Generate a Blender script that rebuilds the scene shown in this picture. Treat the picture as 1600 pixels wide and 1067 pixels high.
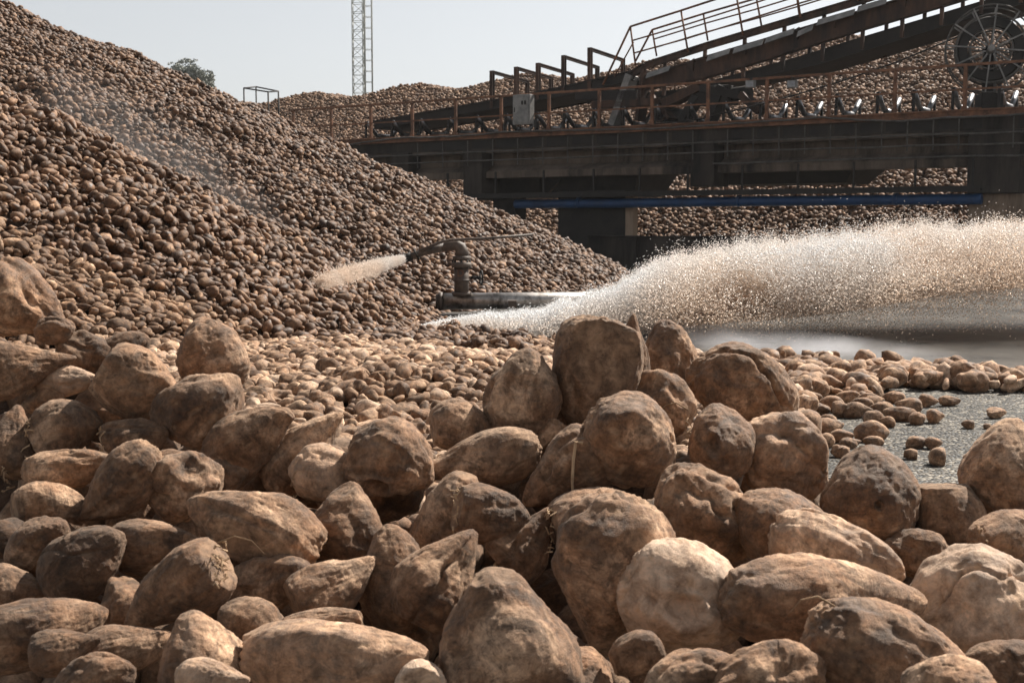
import bpy, bmesh, math, random
import numpy as np
from mathutils import Vector
R = math.radians
scene = bpy.context.scene
for o in list(bpy.data.objects): bpy.data.objects.remove(o)
COL = scene.collection

# ------------------------------------------------------------------ camera
CH = 1.30                      # lens height
F = 2000.0                     # focal length in pixels of the 1600 px wide photograph
PITCH = math.atan((533.5 - 350.0) / F)
cd = bpy.data.cameras.new('camera'); cam = bpy.data.objects.new('camera', cd); COL.objects.link(cam)
cam.location = (0, 0, CH); cam.rotation_euler = (R(90) - PITCH, 0, 0)
cd.sensor_width = 36.0; cd.lens = 36.0 * F / 1600.0
cd.clip_start = 0.05; cd.clip_end = 3000
cd.dof.use_dof = True; cd.dof.focus_distance = 4.6; cd.dof.aperture_fstop = 18
scene.camera = cam
# ------------------------------------------------------------------ sky and sun
SUN_EL, SUN_AZ = R(46), R(46)   # azimuth from +Y (view direction) towards +X
w = bpy.data.worlds.new('World'); scene.world = w; w.use_nodes = True
nt = w.node_tree; nt.nodes.clear()
sky = nt.nodes.new('ShaderNodeTexSky'); sky.sky_type = 'NISHITA'; sky.sun_disc = False
sky.sun_elevation = SUN_EL; sky.sun_rotation = SUN_AZ
sky.air_density = 1.0; sky.dust_density = 0.9; sky.ozone_density = 1.0
hsv = nt.nodes.new('ShaderNodeHueSaturation'); hsv.inputs['Saturation'].default_value = 0.22
bg = nt.nodes.new('ShaderNodeBackground'); bg.inputs[1].default_value = 0.061
wo = nt.nodes.new('ShaderNodeOutputWorld')
nt.links.new(sky.outputs[0], hsv.inputs['Color']); nt.links.new(hsv.outputs[0], bg.inputs[0]); nt.links.new(bg.outputs[0], wo.inputs[0])
sd = bpy.data.lights.new('sun', 'SUN'); sun = bpy.data.objects.new('sun', sd); COL.objects.link(sun)
sd.energy = 5.0; sd.angle = R(0.6); sd.color = (1.0, 0.93, 0.84)
tosun = Vector((math.sin(SUN_AZ) * math.cos(SUN_EL), math.cos(SUN_AZ) * math.cos(SUN_EL), math.sin(SUN_EL)))
sun.rotation_euler = tosun.to_track_quat('Z', 'Y').to_euler()
scene.view_settings.view_transform = 'Standard'; scene.view_settings.look = 'None'
scene.cycles.volume_bounces = 4; scene.cycles.diffuse_bounces = 6; scene.cycles.max_bounces = 12
scene.view_settings.exposure = 0.93; scene.view_settings.gamma = 1.0

# ------------------------------------------------------------------ placing helpers
CAM = np.array([0, 0, CH]); FW = np.array([0, math.cos(PITCH), -math.sin(PITCH)])
UP = np.array([0, math.sin(PITCH), math.cos(PITCH)]); RT = np.array([1.0, 0, 0])
def ray(px, py): return FW + (px - 800.0) / F * RT + (533.5 - py) / F * UP
def at(px, py, Y): d = ray(px, py); return CAM + d * (Y / d[1])      # point of that pixel at world depth Y
def on_ground(px, py, z=0.0): d = ray(px, py); return CAM + d * ((z - CH) / d[2])
def project(P):
    q = P - CAM; dep = q @ FW
    return 800 + F * (q @ RT) / dep, 533.5 - F * (q @ UP) / dep, dep
# the conveyor bridge runs obliquely: station n, offset behind the railing line
BY0, BA, BB, BC = 44.0, -279.0, 66.0, -0.02216
BT = np.array([0.830, -0.5575, 0]); BN = np.array([0.5575, 0.830, 0])
B0 = np.array([BY0 * BA / F, BY0, 0])
def bp(px, py, off=0.0):          # point of that pixel on the vertical plane at that offset
    d = ray(px, py); o = CAM - (B0 + BN * off); t = -(o @ BN) / (d @ BN); return CAM + d * t
def bs(s, off, z): return B0 + BT * s + BN * off + np.array([0, 0, z])   # metres along the bridge
def s_of(px, off=0.0): return float((bp(px, 300, off) - B0) @ BT)

# ------------------------------------------------------------------ noise
def _h(ix, iy, iz, s):
    n = (ix.astype(np.int64) * 374761393 + iy.astype(np.int64) * 668265263 + iz.astype(np.int64) * 2147483647 + s * 1274126177) & 0xffffffff
    n = ((n ^ (n >> 13)) * 1274126177) & 0xffffffff
    n = ((n ^ (n >> 16)) * 2246822519) & 0xffffffff
    return ((n ^ (n >> 15)) & 0xffff) / 32767.5 - 1.0
def noise(p, s=0):
    f = np.floor(p); i = f.astype(np.int64); t = p - f; t = t * t * t * (t * (t * 6 - 15) + 10)
    r = 0
    for a in (0, 1):
        wx = t[:, 0] if a else 1 - t[:, 0]
        for b in (0, 1):
            wy = t[:, 1] if b else 1 - t[:, 1]
            for c in (0, 1):
                wz = t[:, 2] if c else 1 - t[:, 2]
                r = r + wx * wy * wz * _h(i[:, 0] + a, i[:, 1] + b, i[:, 2] + c, s)
    return r
def fbm(p, s=0, o=4, g=0.5):
    r = 0; a = 1
    for k in range(o): r = r + a * noise(p * (2.03 ** k) + k * 17.3, s + k); a *= g
    return r

# ------------------------------------------------------------------ object helpers
def link(o, parent=None):
    COL.objects.link(o)
    if parent is not None: o.parent = parent
    return o
def tag(o, label=None, cat=None, group=None, kind=None):
    if label: o['label'] = label
    if cat: o['category'] = cat
    if group: o['group'] = group
    if kind: o['kind'] = kind
    return o
def empty(name, loc, label=None, cat=None, group=None):
    o = bpy.data.objects.new(name, None); o.location = Vector(loc); o.empty_display_size = 0.1
    COL.objects.link(o); return tag(o, label, cat, group)
def raw_mesh(name, V, T, mat, smooth=True, attrs=None, parent=None, quads=False):
    """V (n,3) float, T (m,k) int: one mesh object, quickly"""
    me = bpy.data.meshes.new(name); V = np.asarray(V, np.float32); T = np.asarray(T, np.int32)
    k = T.shape[1]
    me.vertices.add(len(V)); me.vertices.foreach_set('co', V.ravel())
    me.loops.add(T.size); me.loops.foreach_set('vertex_index', T.ravel())
    me.polygons.add(len(T)); me.polygons.foreach_set('loop_start', np.arange(0, T.size, k, dtype=np.int32))
    me.polygons.foreach_set('loop_total', np.full(len(T), k, np.int32))
    if attrs:
        for nme, a in attrs.items():
            a = np.asarray(a, np.float32)
            if a.ndim == 2: at_ = me.attributes.new(nme, 'FLOAT_VECTOR', 'POINT'); at_.data.foreach_set('vector', a.ravel())
            else: at_ = me.attributes.new(nme, 'FLOAT', 'POINT'); at_.data.foreach_set('value', a)
    me.update(calc_edges=True); me.polygons.foreach_set('use_smooth', np.full(len(T), smooth)); me.update()
    me.materials.append(mat)
    o = bpy.data.objects.new(name, me); return link(o, parent)

class MB:
    """collects boxes, beams and tubes, builds ONE mesh object"""
    def __init__(s): s.v = []; s.f = []; s.sm = []
    def _add(s, vs, fs, sm=False):
        b = len(s.v); s.v += [tuple(float(c) for c in x) for x in vs]; s.f += [tuple(b + i for i in q) for q in fs]; s.sm += [sm] * len(fs); return s
    def prism(s, c, ex, ey, ez):       # centre and three half-edge vectors
        c, ex, ey, ez = map(np.asarray, (c, ex, ey, ez))
        vs = [c + i * ex + j * ey + k * ez for k in (-1, 1) for j in (-1, 1) for i in (-1, 1)]
        return s._add(vs, [(0, 2, 3, 1), (4, 5, 7, 6), (0, 1, 5, 4), (2, 6, 7, 3), (0, 4, 6, 2), (1, 3, 7, 5)])
    def bbox(s, s0, s1, o0, o1, z0, z1):   # a box in bridge coordinates
        c = bs((s0 + s1) / 2, (o0 + o1) / 2, (z0 + z1) / 2)
        return s.prism(c, BT * (s1 - s0) / 2, BN * (o1 - o0) / 2, np.array([0, 0, (z1 - z0) / 2]))
    def box(s, c, d, rz=0):
        cx, sx = math.cos(rz), math.sin(rz)
        return s.prism(c, np.array([cx, sx, 0]) * d[0] / 2, np.array([-sx, cx, 0]) * d[1] / 2, np.array([0, 0, d[2] / 2]))
    def beam(s, a, b, w, h, up=(0, 0, 1)):
        a = np.asarray(a, float); b = np.asarray(b, float); t = b - a; L = np.linalg.norm(t); t = t / L
        u = np.asarray(up, float)
        if abs(t @ u) > 0.95: u = BN
        x = np.cross(t, u); x /= np.linalg.norm(x); y = np.cross(x, t)
        return s.prism((a + b) / 2, t * L / 2, x * w / 2, y * h / 2)
    def ibeam(s, a, b, w, h, up=(0, 0, 1), tk=0.03):
        a = np.asarray(a, float); b = np.asarray(b, float); t = b - a; t = t / np.linalg.norm(t); u = np.asarray(up, float)
        if abs(t @ u) > 0.95: u = BN
        x = np.cross(t, u); x /= np.linalg.norm(x); y = np.cross(x, t)
        d = y * (h / 2 - tk / 2)
        s.beam(a + d, b + d, w, tk, up); s.beam(a - d, b - d, w, tk, up); s.beam(a, b, tk, h - 2 * tk, up); return s
    def tube(s, pts, r, n=8, cap=True):
        pts = [np.asarray(p, float) for p in pts]; rr = r if hasattr(r, '__len__') else [r] * len(pts)
        b = len(s.v); nx = None
        for i, p in enumerate(pts):
            t = pts[min(i + 1, len(pts) - 1)] - pts[max(i - 1, 0)]; t = t / (np.linalg.norm(t) + 1e-9)
            if nx is None:
                nx = np.cross(t, [0, 0, 1.0]) if abs(t[2]) < .9 else np.cross(t, [1.0, 0, 0])
            nx = nx - t * (nx @ t); nx /= np.linalg.norm(nx); ny = np.cross(t, nx)
            for k in range(n):
                a = 2 * math.pi * k / n; s.v.append(tuple(p + (nx * math.cos(a) + ny * math.sin(a)) * rr[i]))
        for i in range(len(pts) - 1):
            for k in range(n):
                a = b + i * n + k; c = b + i * n + (k + 1) % n; s.f.append((a, c, c + n, a + n)); s.sm.append(True)
        if cap:
            s.f.append(tuple(b + k for k in range(n))[::-1]); s.f.append(tuple(b + (len(pts) - 1) * n + k for k in range(n))); s.sm += [False, False]
        return s
    def ring(s, c, ax, r, tr, n=40, m=6):
        c = np.asarray(c, float); ax = np.asarray(ax, float); ax /= np.linalg.norm(ax)
        u = np.cross(ax, [0, 0, 1.0]); u /= np.linalg.norm(u); v = np.cross(u, ax)
        return s.tube([c + (u * math.cos(2 * math.pi * i / n) + v * math.sin(2 * math.pi * i / n)) * r for i in range(n + 1)], tr, m, False)
    def build(s, name, mat, parent=None, bevel=0):
        me = bpy.data.meshes.new(name); P = np.array(s.v)
        if parent is None: loc = P.mean(0) * [1, 1, 0] + [0, 0, P[:, 2].min()]
        else:
            loc = np.zeros(3); q = parent
            while q is not None: loc = loc + np.array(q.location); q = q.parent
        me.from_pydata((P - loc).tolist(), [], s.f); me.update()
        me.polygons.foreach_set('use_smooth', s.sm); me.materials.append(mat)
        o = bpy.data.objects.new(name, me); link(o, parent)
        if parent is None: o.location = Vector(loc)
        if bevel:
            m = o.modifiers.new('bevel', 'BEVEL'); m.width = bevel; m.segments = 2; m.limit_method = 'ANGLE'
        return o

# ------------------------------------------------------------------ materials
def mat(name):
    m = bpy.data.materials.new(name); m.use_nodes = True; t = m.node_tree
    return m, t, t.nodes, t.links, t.nodes['Principled BSDF']
def ramp(N, stops, interp='LINEAR'):
    r = N.new('ShaderNodeValToRGB'); r.color_ramp.interpolation = interp
    e = r.color_ramp.elements
    while len(e) < len(stops): e.new(0.5)
    for i, (p, c) in enumerate(stops): e[i].position = p; e[i].color = (*c, 1) if len(c) == 3 else c
    return r
def ntex(N, Lk, vec, scale, detail=6, rough=0.6, dist=0.0):
    n = N.new('ShaderNodeTexNoise'); n.inputs['Scale'].default_value = scale; n.inputs['Detail'].default_value = detail
    n.inputs['Roughness'].default_value = rough; n.inputs['Distortion'].default_value = dist
    if vec is not None: Lk.new(vec, n.inputs['Vector'])
    return n
def mixc(N, Lk, fac, a, b, mode='MIX'):
    m = N.new('ShaderNodeMix'); m.data_type = 'RGBA'; m.blend_type = mode
    for sock, v in ((m.inputs[0], fac), (m.inputs[6], a), (m.inputs[7], b)):
        if hasattr(v, 'links') or hasattr(v, 'node'): Lk.new(v, sock)
        elif isinstance(v, (int, float)): sock.default_value = v
        else: sock.default_value = (*v, 1)
    return m.outputs[2]
def mth(N, Lk, op, a, b=None, c=None):
    m = N.new('ShaderNodeMath'); m.operation = op
    for i, v in enumerate((a, b, c)):
        if v is None: continue
        if isinstance(v, (int, float)): m.inputs[i].default_value = v
        else: Lk.new(v, m.inputs[i])
    return m.outputs[0]

def beet_material(name, wet=0.0, fine=True, tint=(1, 1, 1), lift=0.0):
    m, t, N, L, P = mat(name)
    lco = N.new('ShaderNodeAttribute'); lco.attribute_name = 'lco'
    tone = N.new('ShaderNodeAttribute'); tone.attribute_name = 'tone'
    scar = N.new('ShaderNodeAttribute'); scar.attribute_name = 'scar'
    oi = N.new('ShaderNodeObjectInfo')
    V = lco.outputs['Vector']
    n1 = ntex(N, L, V, 8, 6, 0.66, 0.8); n2 = ntex(N, L, V, 34, 6, 0.7, 0.4)
    base = ramp(N, [(0.32, (0.062, 0.035, 0.020)), (0.44, (0.165, 0.100, 0.059)), (0.52, (0.235, 0.152, 0.096)), (0.63, (0.46, 0.35, 0.255))])
    L.new(n1.outputs[0], base.inputs[0])
    # dark soil stains
    st = ramp(N, [(0.51, (0, 0, 0)), (0.60, (1, 1, 1))]); n3 = ntex(N, L, V, 19, 8, 0.74, 1.2); L.new(n3.outputs[0], st.inputs[0])
    c = mixc(N, L, mth(N, L, 'MULTIPLY', st.outputs[0], 0.6), base.outputs[0], (0.040, 0.030, 0.024))
    gp_ = ramp(N, [(0.50, (0, 0, 0)), (0.62, (1, 1, 1))]); n6 = ntex(N, L, V, 12.5, 5, 0.62, 0.7); mpg = N.new('ShaderNodeVectorMath'); mpg.operation = 'ADD'; mpg.inputs[1].default_value = (31.7, 12.1, 5.5); L.new(V, mpg.inputs[0]); L.new(mpg.outputs[0], n6.inputs['Vector']); L.new(n6.outputs[0], gp_.inputs[0])
    c = mixc(N, L, mth(N, L, 'MULTIPLY', gp_.outputs[0], 0.4), c, (0.150, 0.128, 0.108))
    # fine flecks
    fl = ramp(N, [(0.36, (0.55, 0.55, 0.55)), (0.60, (1.22, 1.20, 1.18))]); L.new(n2.outputs[0], fl.inputs[0])
    c = mixc(N, L, 0.8, c, fl.outputs[0], 'MULTIPLY')
    if fine:
        n4 = ntex(N, L, V, 130, 6, 0.8); f2 = ramp(N, [(0.36, (0.45, 0.42, 0.40)), (0.50, (1.0, 1.0, 1.0)), (0.64, (1.35, 1.34, 1.32))]); L.new(n4.outputs[0], f2.inputs[0])
        c = mixc(N, L, 0.8, c, f2.outputs[0], 'MULTIPLY')
    if fine:
        mp = N.new('ShaderNodeMapping'); mp.inputs['Scale'].default_value = (110, 16, 16); L.new(V, mp.inputs['Vector'])
        n5 = ntex(N, L, mp.outputs[0], 1.0, 5, 0.65, 0.9); f3 = ramp(N, [(0.34, (0.42, 0.38, 0.36)), (0.47, (1, 1, 1))]); L.new(n5.outputs[0], f3.inputs[0])
        c = mixc(N, L, 0.45, c, f3.outputs[0], 'MULTIPLY')
    # washed beets are pale, greyish white with the same flecks
    pf = N.new('ShaderNodeMapRange'); pf.inputs['From Min'].default_value = 0.5; pf.inputs['From Max'].default_value = 1.0; pf.inputs['To Max'].default_value = 0.62; L.new(tone.outputs['Fac'], pf.inputs['Value'])
    pr = ramp(N, [(0.36, (0.17, 0.135, 0.105)), (0.56, (0.40, 0.355, 0.30))]); L.new(n2.outputs[0], pr.inputs[0])
    c = mixc(N, L, pf.outputs[0], c, pr.outputs[0])
    # scars: pale fibrous flesh
    sc = ramp(N, [(0.35, (0.07, 0.045, 0.028)), (0.6, (0.33, 0.24, 0.16))]); L.new(n2.outputs[0], sc.inputs[0])
    c = mixc(N, L, scar.outputs['Fac'], c, sc.outputs[0])
    # tone: <0 dark soil cover and painted gap shade, >0 pale washed
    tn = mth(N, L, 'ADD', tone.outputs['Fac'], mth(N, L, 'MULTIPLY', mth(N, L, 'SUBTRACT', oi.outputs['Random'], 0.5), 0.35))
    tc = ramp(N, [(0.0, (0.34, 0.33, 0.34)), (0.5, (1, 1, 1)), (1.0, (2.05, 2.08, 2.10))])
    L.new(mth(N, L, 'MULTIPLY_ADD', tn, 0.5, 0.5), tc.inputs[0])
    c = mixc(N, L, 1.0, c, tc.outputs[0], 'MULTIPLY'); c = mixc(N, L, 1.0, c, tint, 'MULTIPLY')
    L.new(c, P.inputs['Base Color'])
    ro = ramp(N, [(0.35, (0.62 - wet * 0.3,) * 3), (0.6, (0.9 - wet * 0.35,) * 3)]); L.new(n1.outputs[0], ro.inputs[0]); L.new(ro.outputs[0], P.inputs['Roughness'])
    P.inputs['Specular IOR Level'].default_value = 0.28 + wet * 0.3
    if fine: P.inputs['Sheen Weight'].default_value = 0.22; P.inputs['Sheen Roughness'].default_value = 0.5; P.inputs['Sheen Tint'].default_value = (.9, .75, .6, 1)
    b1 = N.new('ShaderNodeBump'); b1.inputs['Strength'].default_value = 0.9; b1.inputs['Distance'].default_value = 0.005
    L.new(n2.outputs[0], b1.inputs['Height'])
    last = b1
    if fine:
        b2 = N.new('ShaderNodeBump'); b2.inputs['Strength'].default_value = 0.6; b2.inputs['Distance'].default_value = 0.0025
        L.new(n5.outputs[0], b2.inputs['Height']); L.new(b1.outputs[0], b2.inputs['Normal'])
        b3 = N.new('ShaderNodeBump'); b3.inputs['Strength'].default_value = 0.8; b3.inputs['Distance'].default_value = 0.003
        L.new(n4.outputs[0], b3.inputs['Height']); L.new(b2.outputs[0], b3.inputs['Normal']); last = b3
    L.new(last.outputs[0], P.inputs['Normal'])
    return m
M_BEET = beet_material('beet_skin', tint=(1.10, .96, .86)); M_BEETF = beet_material('beet_skin_heap', wet=0.32, fine=False, tint=(.74, .60, .49)); M_BEETB = beet_material('beet_skin_far', wet=0.1, fine=False, tint=(.70, .60, .53)); M_BEETD = beet_material('beet_skin_dry', wet=0.0, fine=False, tint=(.98, .88, .80))

def simple(name, c0, c1, rough=0.8, metal=0.0, scale=4.0, bump=0.3, streak=False, bdist=0.01, spec=0.4):
    m, t, N, L, P = mat(name)
    tc = N.new('ShaderNodeTexCoord'); v = tc.outputs['Object']
    if streak:
        mp = N.new('ShaderNodeMapping'); mp.inputs['Scale'].default_value = (1, 1, 0.22); L.new(v, mp.inputs['Vector']); v = mp.outputs[0]
    n = ntex(N, L, v, scale, 8, 0.7, 0.3); r = ramp(N, [(0.36, c0), (0.62, c1)]); L.new(n.outputs[0], r.inputs[0]); L.new(r.outputs[0], P.inputs['Base Color'])
    P.inputs['Roughness'].default_value = rough; P.inputs['Metallic'].default_value = metal; P.inputs['Specular IOR Level'].default_value = spec
    b = N.new('ShaderNodeBump'); b.inputs['Strength'].default_value = bump; b.inputs['Distance'].default_value = bdist
    n2 = ntex(N, L, v, scale * 6, 6, 0.7); L.new(n2.outputs[0], b.inputs['Height']); L.new(b.outputs[0], P.inputs['Normal'])
    return m
M_RUST = simple('rust_paint', (0.075, 0.036, 0.021), (0.25, 0.115, 0.06), 0.75, scale=3)
M_RUSTD = simple('dark_rusty_steel', (0.010, 0.007, 0.006), (0.085, 0.043, 0.026), 0.75, scale=2.2, streak=True)
M_STEELD = simple('blackened_steel', (0.006, 0.0055, 0.005), (0.022, 0.018, 0.015), 0.7, scale=2)
M_CONC = simple('shaded_concrete', (0.007, 0.006, 0.005), (0.055, 0.044, 0.036), 0.9, scale=1.1, streak=True)  # near-black: the shade on the bridge front is put into the colour
M_CONC_LIT = simple('sunlit_stained_concrete', (0.09, 0.066, 0.048), (0.34, 0.25, 0.18), 0.9, scale=1.3, streak=True)  # paler streaked copy of the concrete, sunlight put into its colour
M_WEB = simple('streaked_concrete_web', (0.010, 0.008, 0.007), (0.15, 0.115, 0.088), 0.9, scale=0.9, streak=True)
M_GREY = simple('galvanised_plate', (0.13, 0.13, 0.125), (0.27, 0.26, 0.245), 0.55, scale=3, spec=0.5)
M_CABLE = simple('grey_cable_sheath', (0.045, 0.042, 0.038), (0.11, 0.10, 0.09), 0.7)
M_ROLL = simple('polished_roller', (0.16, 0.165, 0.17), (0.32, 0.32, 0.33), 0.42, metal=1.0, bump=0.05)
M_BLUE = simple('blue_pipe_paint', (0.005, 0.032, 0.095), (0.010, 0.06, 0.17), 0.5, scale=2)
M_PIPE = simple('wet_steel_pipe', (0.10, 0.085, 0.07), (0.60, 0.56, 0.52), 0.42, metal=0.9, bump=0.1)
M_GUN = simple('cast_iron_gun', (0.045, 0.032, 0.025), (0.11, 0.08, 0.06), 0.6, scale=8)
M_MAST = simple('hazed_mast_paint', (0.22, 0.24, 0.225), (0.36, 0.36, 0.32), 0.7, scale=1.0)  # pale grey-green, faded to carry the distance haze
M_LEAF = simple('hazed_leaf', (0.25, 0.265, 0.24), (0.34, 0.35, 0.32), 0.8)  # leaves greyed and lightened, distance haze put into the colour
M_BARK = simple('bark', (0.09, 0.07, 0.05), (0.16, 0.12, 0.09), 0.9)
M_FIBRE = simple('dry_root_fibre', (0.30, 0.19, 0.11), (0.52, 0.37, 0.23), 0.85, scale=40)

def asphalt():
    m, t, N, L, P = mat('rough_asphalt')
    g = N.new('ShaderNodeNewGeometry'); v = g.outputs['Position']
    vo = N.new('ShaderNodeTexVoronoi'); vo.inputs['Scale'].default_value = 52; L.new(v, vo.inputs['Vector'])
    bw = N.new('ShaderNodeSeparateColor'); L.new(vo.outputs['Color'], bw.inputs[0])
    r = ramp(N, [(0.0, (0.020, 0.019, 0.016)), (0.45, (0.058, 0.053, 0.046)), (0.8, (0.125, 0.112, 0.096)), (1.0, (0.36, 0.33, 0.28))]); L.new(bw.outputs[0], r.inputs[0])
    n = ntex(N, L, v, 1.1, 6, 0.6); r2 = ramp(N, [(0.35, (0.62, 0.60, 0.57)), (0.62, (1.12, 1.08, 1.02))]); L.new(n.outputs[0], r2.inputs[0])
    L.new(mixc(N, L, 1.0, r.outputs[0], r2.outputs[0], 'MULTIPLY'), P.inputs['Base Color'])
    r3 = ramp(N, [(0.38, (0.55,) * 3), (0.6, (0.85,) * 3)]); L.new(n.outputs[0], r3.inputs[0]); L.new(r3.outputs[0], P.inputs['Roughness']); P.inputs['Specular IOR Level'].default_value = 0.12
    b = N.new('ShaderNodeBump'); b.inputs['Strength'].default_value = 0.9; b.inputs['Distance'].default_value = 0.009
    L.new(vo.outputs['Distance'], b.inputs['Height']); b.invert = True
    return dull(m, P.inputs['Base Color'].links[0].from_socket, 0.5, 0.035, b.outputs[0])
def water_mat():
    m, t, N, L, P = mat('churned_muddy_water')
    g = N.new('ShaderNodeNewGeometry'); v = g.outputs['Position']
    n = ntex(N, L, v, 0.7, 5, 0.6, 0.4); r = ramp(N, [(0.35, (0.055, 0.051, 0.046)), (0.65, (0.11, 0.10, 0.088))]); L.new(n.outputs[0], r.inputs[0]); L.new(r.outputs[0], P.inputs['Base Color'])
    P.inputs['Roughness'].default_value = 0.3; P.inputs['IOR'].default_value = 1.33; P.inputs['Specular IOR Level'].default_value = 0.12
    a = ntex(N, L, v, 6, 4, 0.6, 0.5); c = ntex(N, L, v, 38, 3, 0.7)
    b = N.new('ShaderNodeBump'); b.inputs['Strength'].default_value = 0.9; b.inputs['Distance'].default_value = 0.012; L.new(a.outputs[0], b.inputs['Height'])
    b2 = N.new('ShaderNodeBump'); b2.inputs['Strength'].default_value = 1.0; b2.inputs['Distance'].default_value = 0.004; L.new(c.outputs[0], b2.inputs['Height']); L.new(b.outputs[0], b2.inputs['Normal'])
    return dull(m, r.outputs[0], 0.22, 0.16, b2.outputs[0])
def dull(m, base_sock, rough, gloss, nrm):
    t = m.node_tree; N = t.nodes; L = t.links; P = N['Principled BSDF']; c = base_sock; N.remove(P); out = N['Material Output']
    d = N.new('ShaderNodeBsdfDiffuse'); g = N.new('ShaderNodeBsdfGlossy'); g.inputs['Roughness'].default_value = rough; g.inputs[0].default_value = (.85, .9, .95, 1)
    L.new(c, d.inputs[0]); L.new(nrm, d.inputs['Normal']); L.new(nrm, g.inputs['Normal'])
    x = N.new('ShaderNodeMixShader'); x.inputs[0].default_value = gloss; L.new(d.outputs[0], x.inputs[1]); L.new(g.outputs[0], x.inputs[2]); L.new(x.outputs[0], out.inputs[0]); return m
def drop_mat(name, c, tr=0.55):
    m, t, N, L, P = mat(name); N.remove(P); out = N['Material Output']
    at_ = N.new('ShaderNodeAttribute'); at_.attribute_name = 'mud'
    col = mixc(N, L, at_.outputs['Fac'], (0.93, 0.94, 0.95), c)
    d = N.new('ShaderNodeBsdfDiffuse'); tl = N.new('ShaderNodeBsdfTranslucent'); gl = N.new('ShaderNodeBsdfGlossy'); gl.inputs['Roughness'].default_value = 0.25
    L.new(col, d.inputs[0]); L.new(col, tl.inputs[0])
    a = N.new('ShaderNodeMixShader'); a.inputs[0].default_value = tr; L.new(d.outputs[0], a.inputs[1]); L.new(tl.outputs[0], a.inputs[2])
    b = N.new('ShaderNodeMixShader'); b.inputs[0].default_value = 0.06; L.new(a.outputs[0], b.inputs[1]); L.new(gl.outputs[0], b.inputs[2])
    L.new(b.outputs[0], out.inputs[0]); return m
M_ASPH = asphalt(); M_WATER = water_mat(); M_DROP = drop_mat('muddy_spray', (0.99, 0.85, 0.72), tr=.72)
def mist_mat(name, dens, col=(0.95, 0.9, 0.84), scale=1.2, soft=True):
    """volume whose density follows noise and fades to the edge of its ellipsoid (generated coordinates)"""
    m, t, N, L, P = mat(name); N.remove(P); out = N['Material Output']
    tc = N.new('ShaderNodeTexCoord'); vm = N.new('ShaderNodeVectorMath'); vm.operation = 'SUBTRACT'; vm.inputs[1].default_value = (0.5, 0.5, 0.5); L.new(tc.outputs['Generated'], vm.inputs[0])
    ln = N.new('ShaderNodeVectorMath'); ln.operation = 'LENGTH'; L.new(vm.outputs[0], ln.inputs[0])
    e = N.new('ShaderNodeMapRange'); e.inputs['From Min'].default_value = 0.5; e.inputs['From Max'].default_value = 0.12; L.new(ln.outputs['Value'], e.inputs['Value'])
    n = ntex(N, L, tc.outputs['Object'], scale, 4, 0.6, 0.3); r = N.new('ShaderNodeMapRange'); r.inputs['From Min'].default_value = 0.38; r.inputs['From Max'].default_value = 0.68; L.new(n.outputs[0], r.inputs['Value'])
    d = mth(N, L, 'MULTIPLY', mth(N, L, 'MULTIPLY', e.outputs[0], r.outputs[0]), dens)
    v = N.new('ShaderNodeVolumePrincipled'); v.inputs['Color'].default_value = (*col, 1); v.inputs['Anisotropy'].default_value = 0.62; L.new(d, v.inputs['Density']); L.new(v.outputs[0], out.inputs['Volume'])
    return m

# ------------------------------------------------------------------ the heaps as height fields
def fg_depth(py): return 1.72 + (1067.0 - py) / 567.0 * 0.86
CREST = ([-400, 0, 70, 130, 240, 330, 400, 470, 560, 650, 760, 860, 1000, 1080, 1170, 1260, 1340, 1420, 1500, 1560, 1700, 2100],
         [440, 460, 500, 560, 565, 540, 640, 650, 690, 690, 640, 600, 560, 600, 620, 690, 740, 790, 790, 730, 730, 760])
_dd = np.linspace(1.0, 3.2, 60)
def H_front(X, Y):          # the near heap the camera looks over
    px = 800 + F * X / np.maximum(Y, 0.3)
    cy = np.interp(px, *CREST); Yc = fg_depth(cy)
    py = 1067 - (np.minimum(Y, Yc) - 1.72) / 0.86 * 567
    z = CH + np.minimum(Y, Yc) * np.tan(np.arctan((533.5 - py) / F) - PITCH)
    z = np.where(Y > Yc, z - (Y - Yc) * 0.62, z)
    return z - 0.055
def H_pileA(X, Y): return 7.25 - 0.425 * np.hypot(X + 14, Y - 30)
def H_pileB(X, Y): return 3.85 - 0.54 * np.hypot(X + 8.0, Y - 15.8)
def H_back(X, Y):
    # distance behind the bridge line, and station along it
    s = (X - B0[0]) * BT[0] + (Y - B0[1]) * BT[1]; o = (X - B0[0]) * BN[0] + (Y - B0[1]) * BN[1]
    top = np.interp(s, [-30, -6, 0, 4, 9, 14, 20, 28, 40, 60], [8.0, 8.2, 8.4, 8.6, 9.4, 9.2, 9.0, 10.4, 12.5, 14])
    return np.minimum(0.75 + 0.52 * (o - 5.0), top + 0.3 * np.sin(s * 0.9))
def smin(x, k=0.25): return x
def in_poly(X, Y, poly):
    c = np.zeros(X.shape, bool); n = len(poly)
    for i in range(n):
        x0, y0 = poly[i]; x1, y1 = poly[(i + 1) % n]
        k = ((y0 > Y) != (y1 > Y)) & (X < (x1 - x0) * (Y - y0) / (y1 - y0 + 1e-12) + x0); c ^= k
    return c
def gp(px, py): p = on_ground(px, py, 0.05); return (p[0], p[1])
FIELD = [gp(640, 523), gp(760, 526), gp(870, 531), gp(980, 548), gp(1100, 556), gp(1300, 566), gp(1450, 578), gp(1620, 600), gp(1900, 640),
         gp(1900, 660), gp(1620, 612), gp(1480, 606), gp(1370, 604), gp(1375, 628), gp(1330, 650), gp(1255, 655), gp(1262, 700), gp(1300, 790), (1.3, 4.2), (0.9, 2.5), (-3, 2.5), (-9, 5), (-9, 13)]
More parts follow.
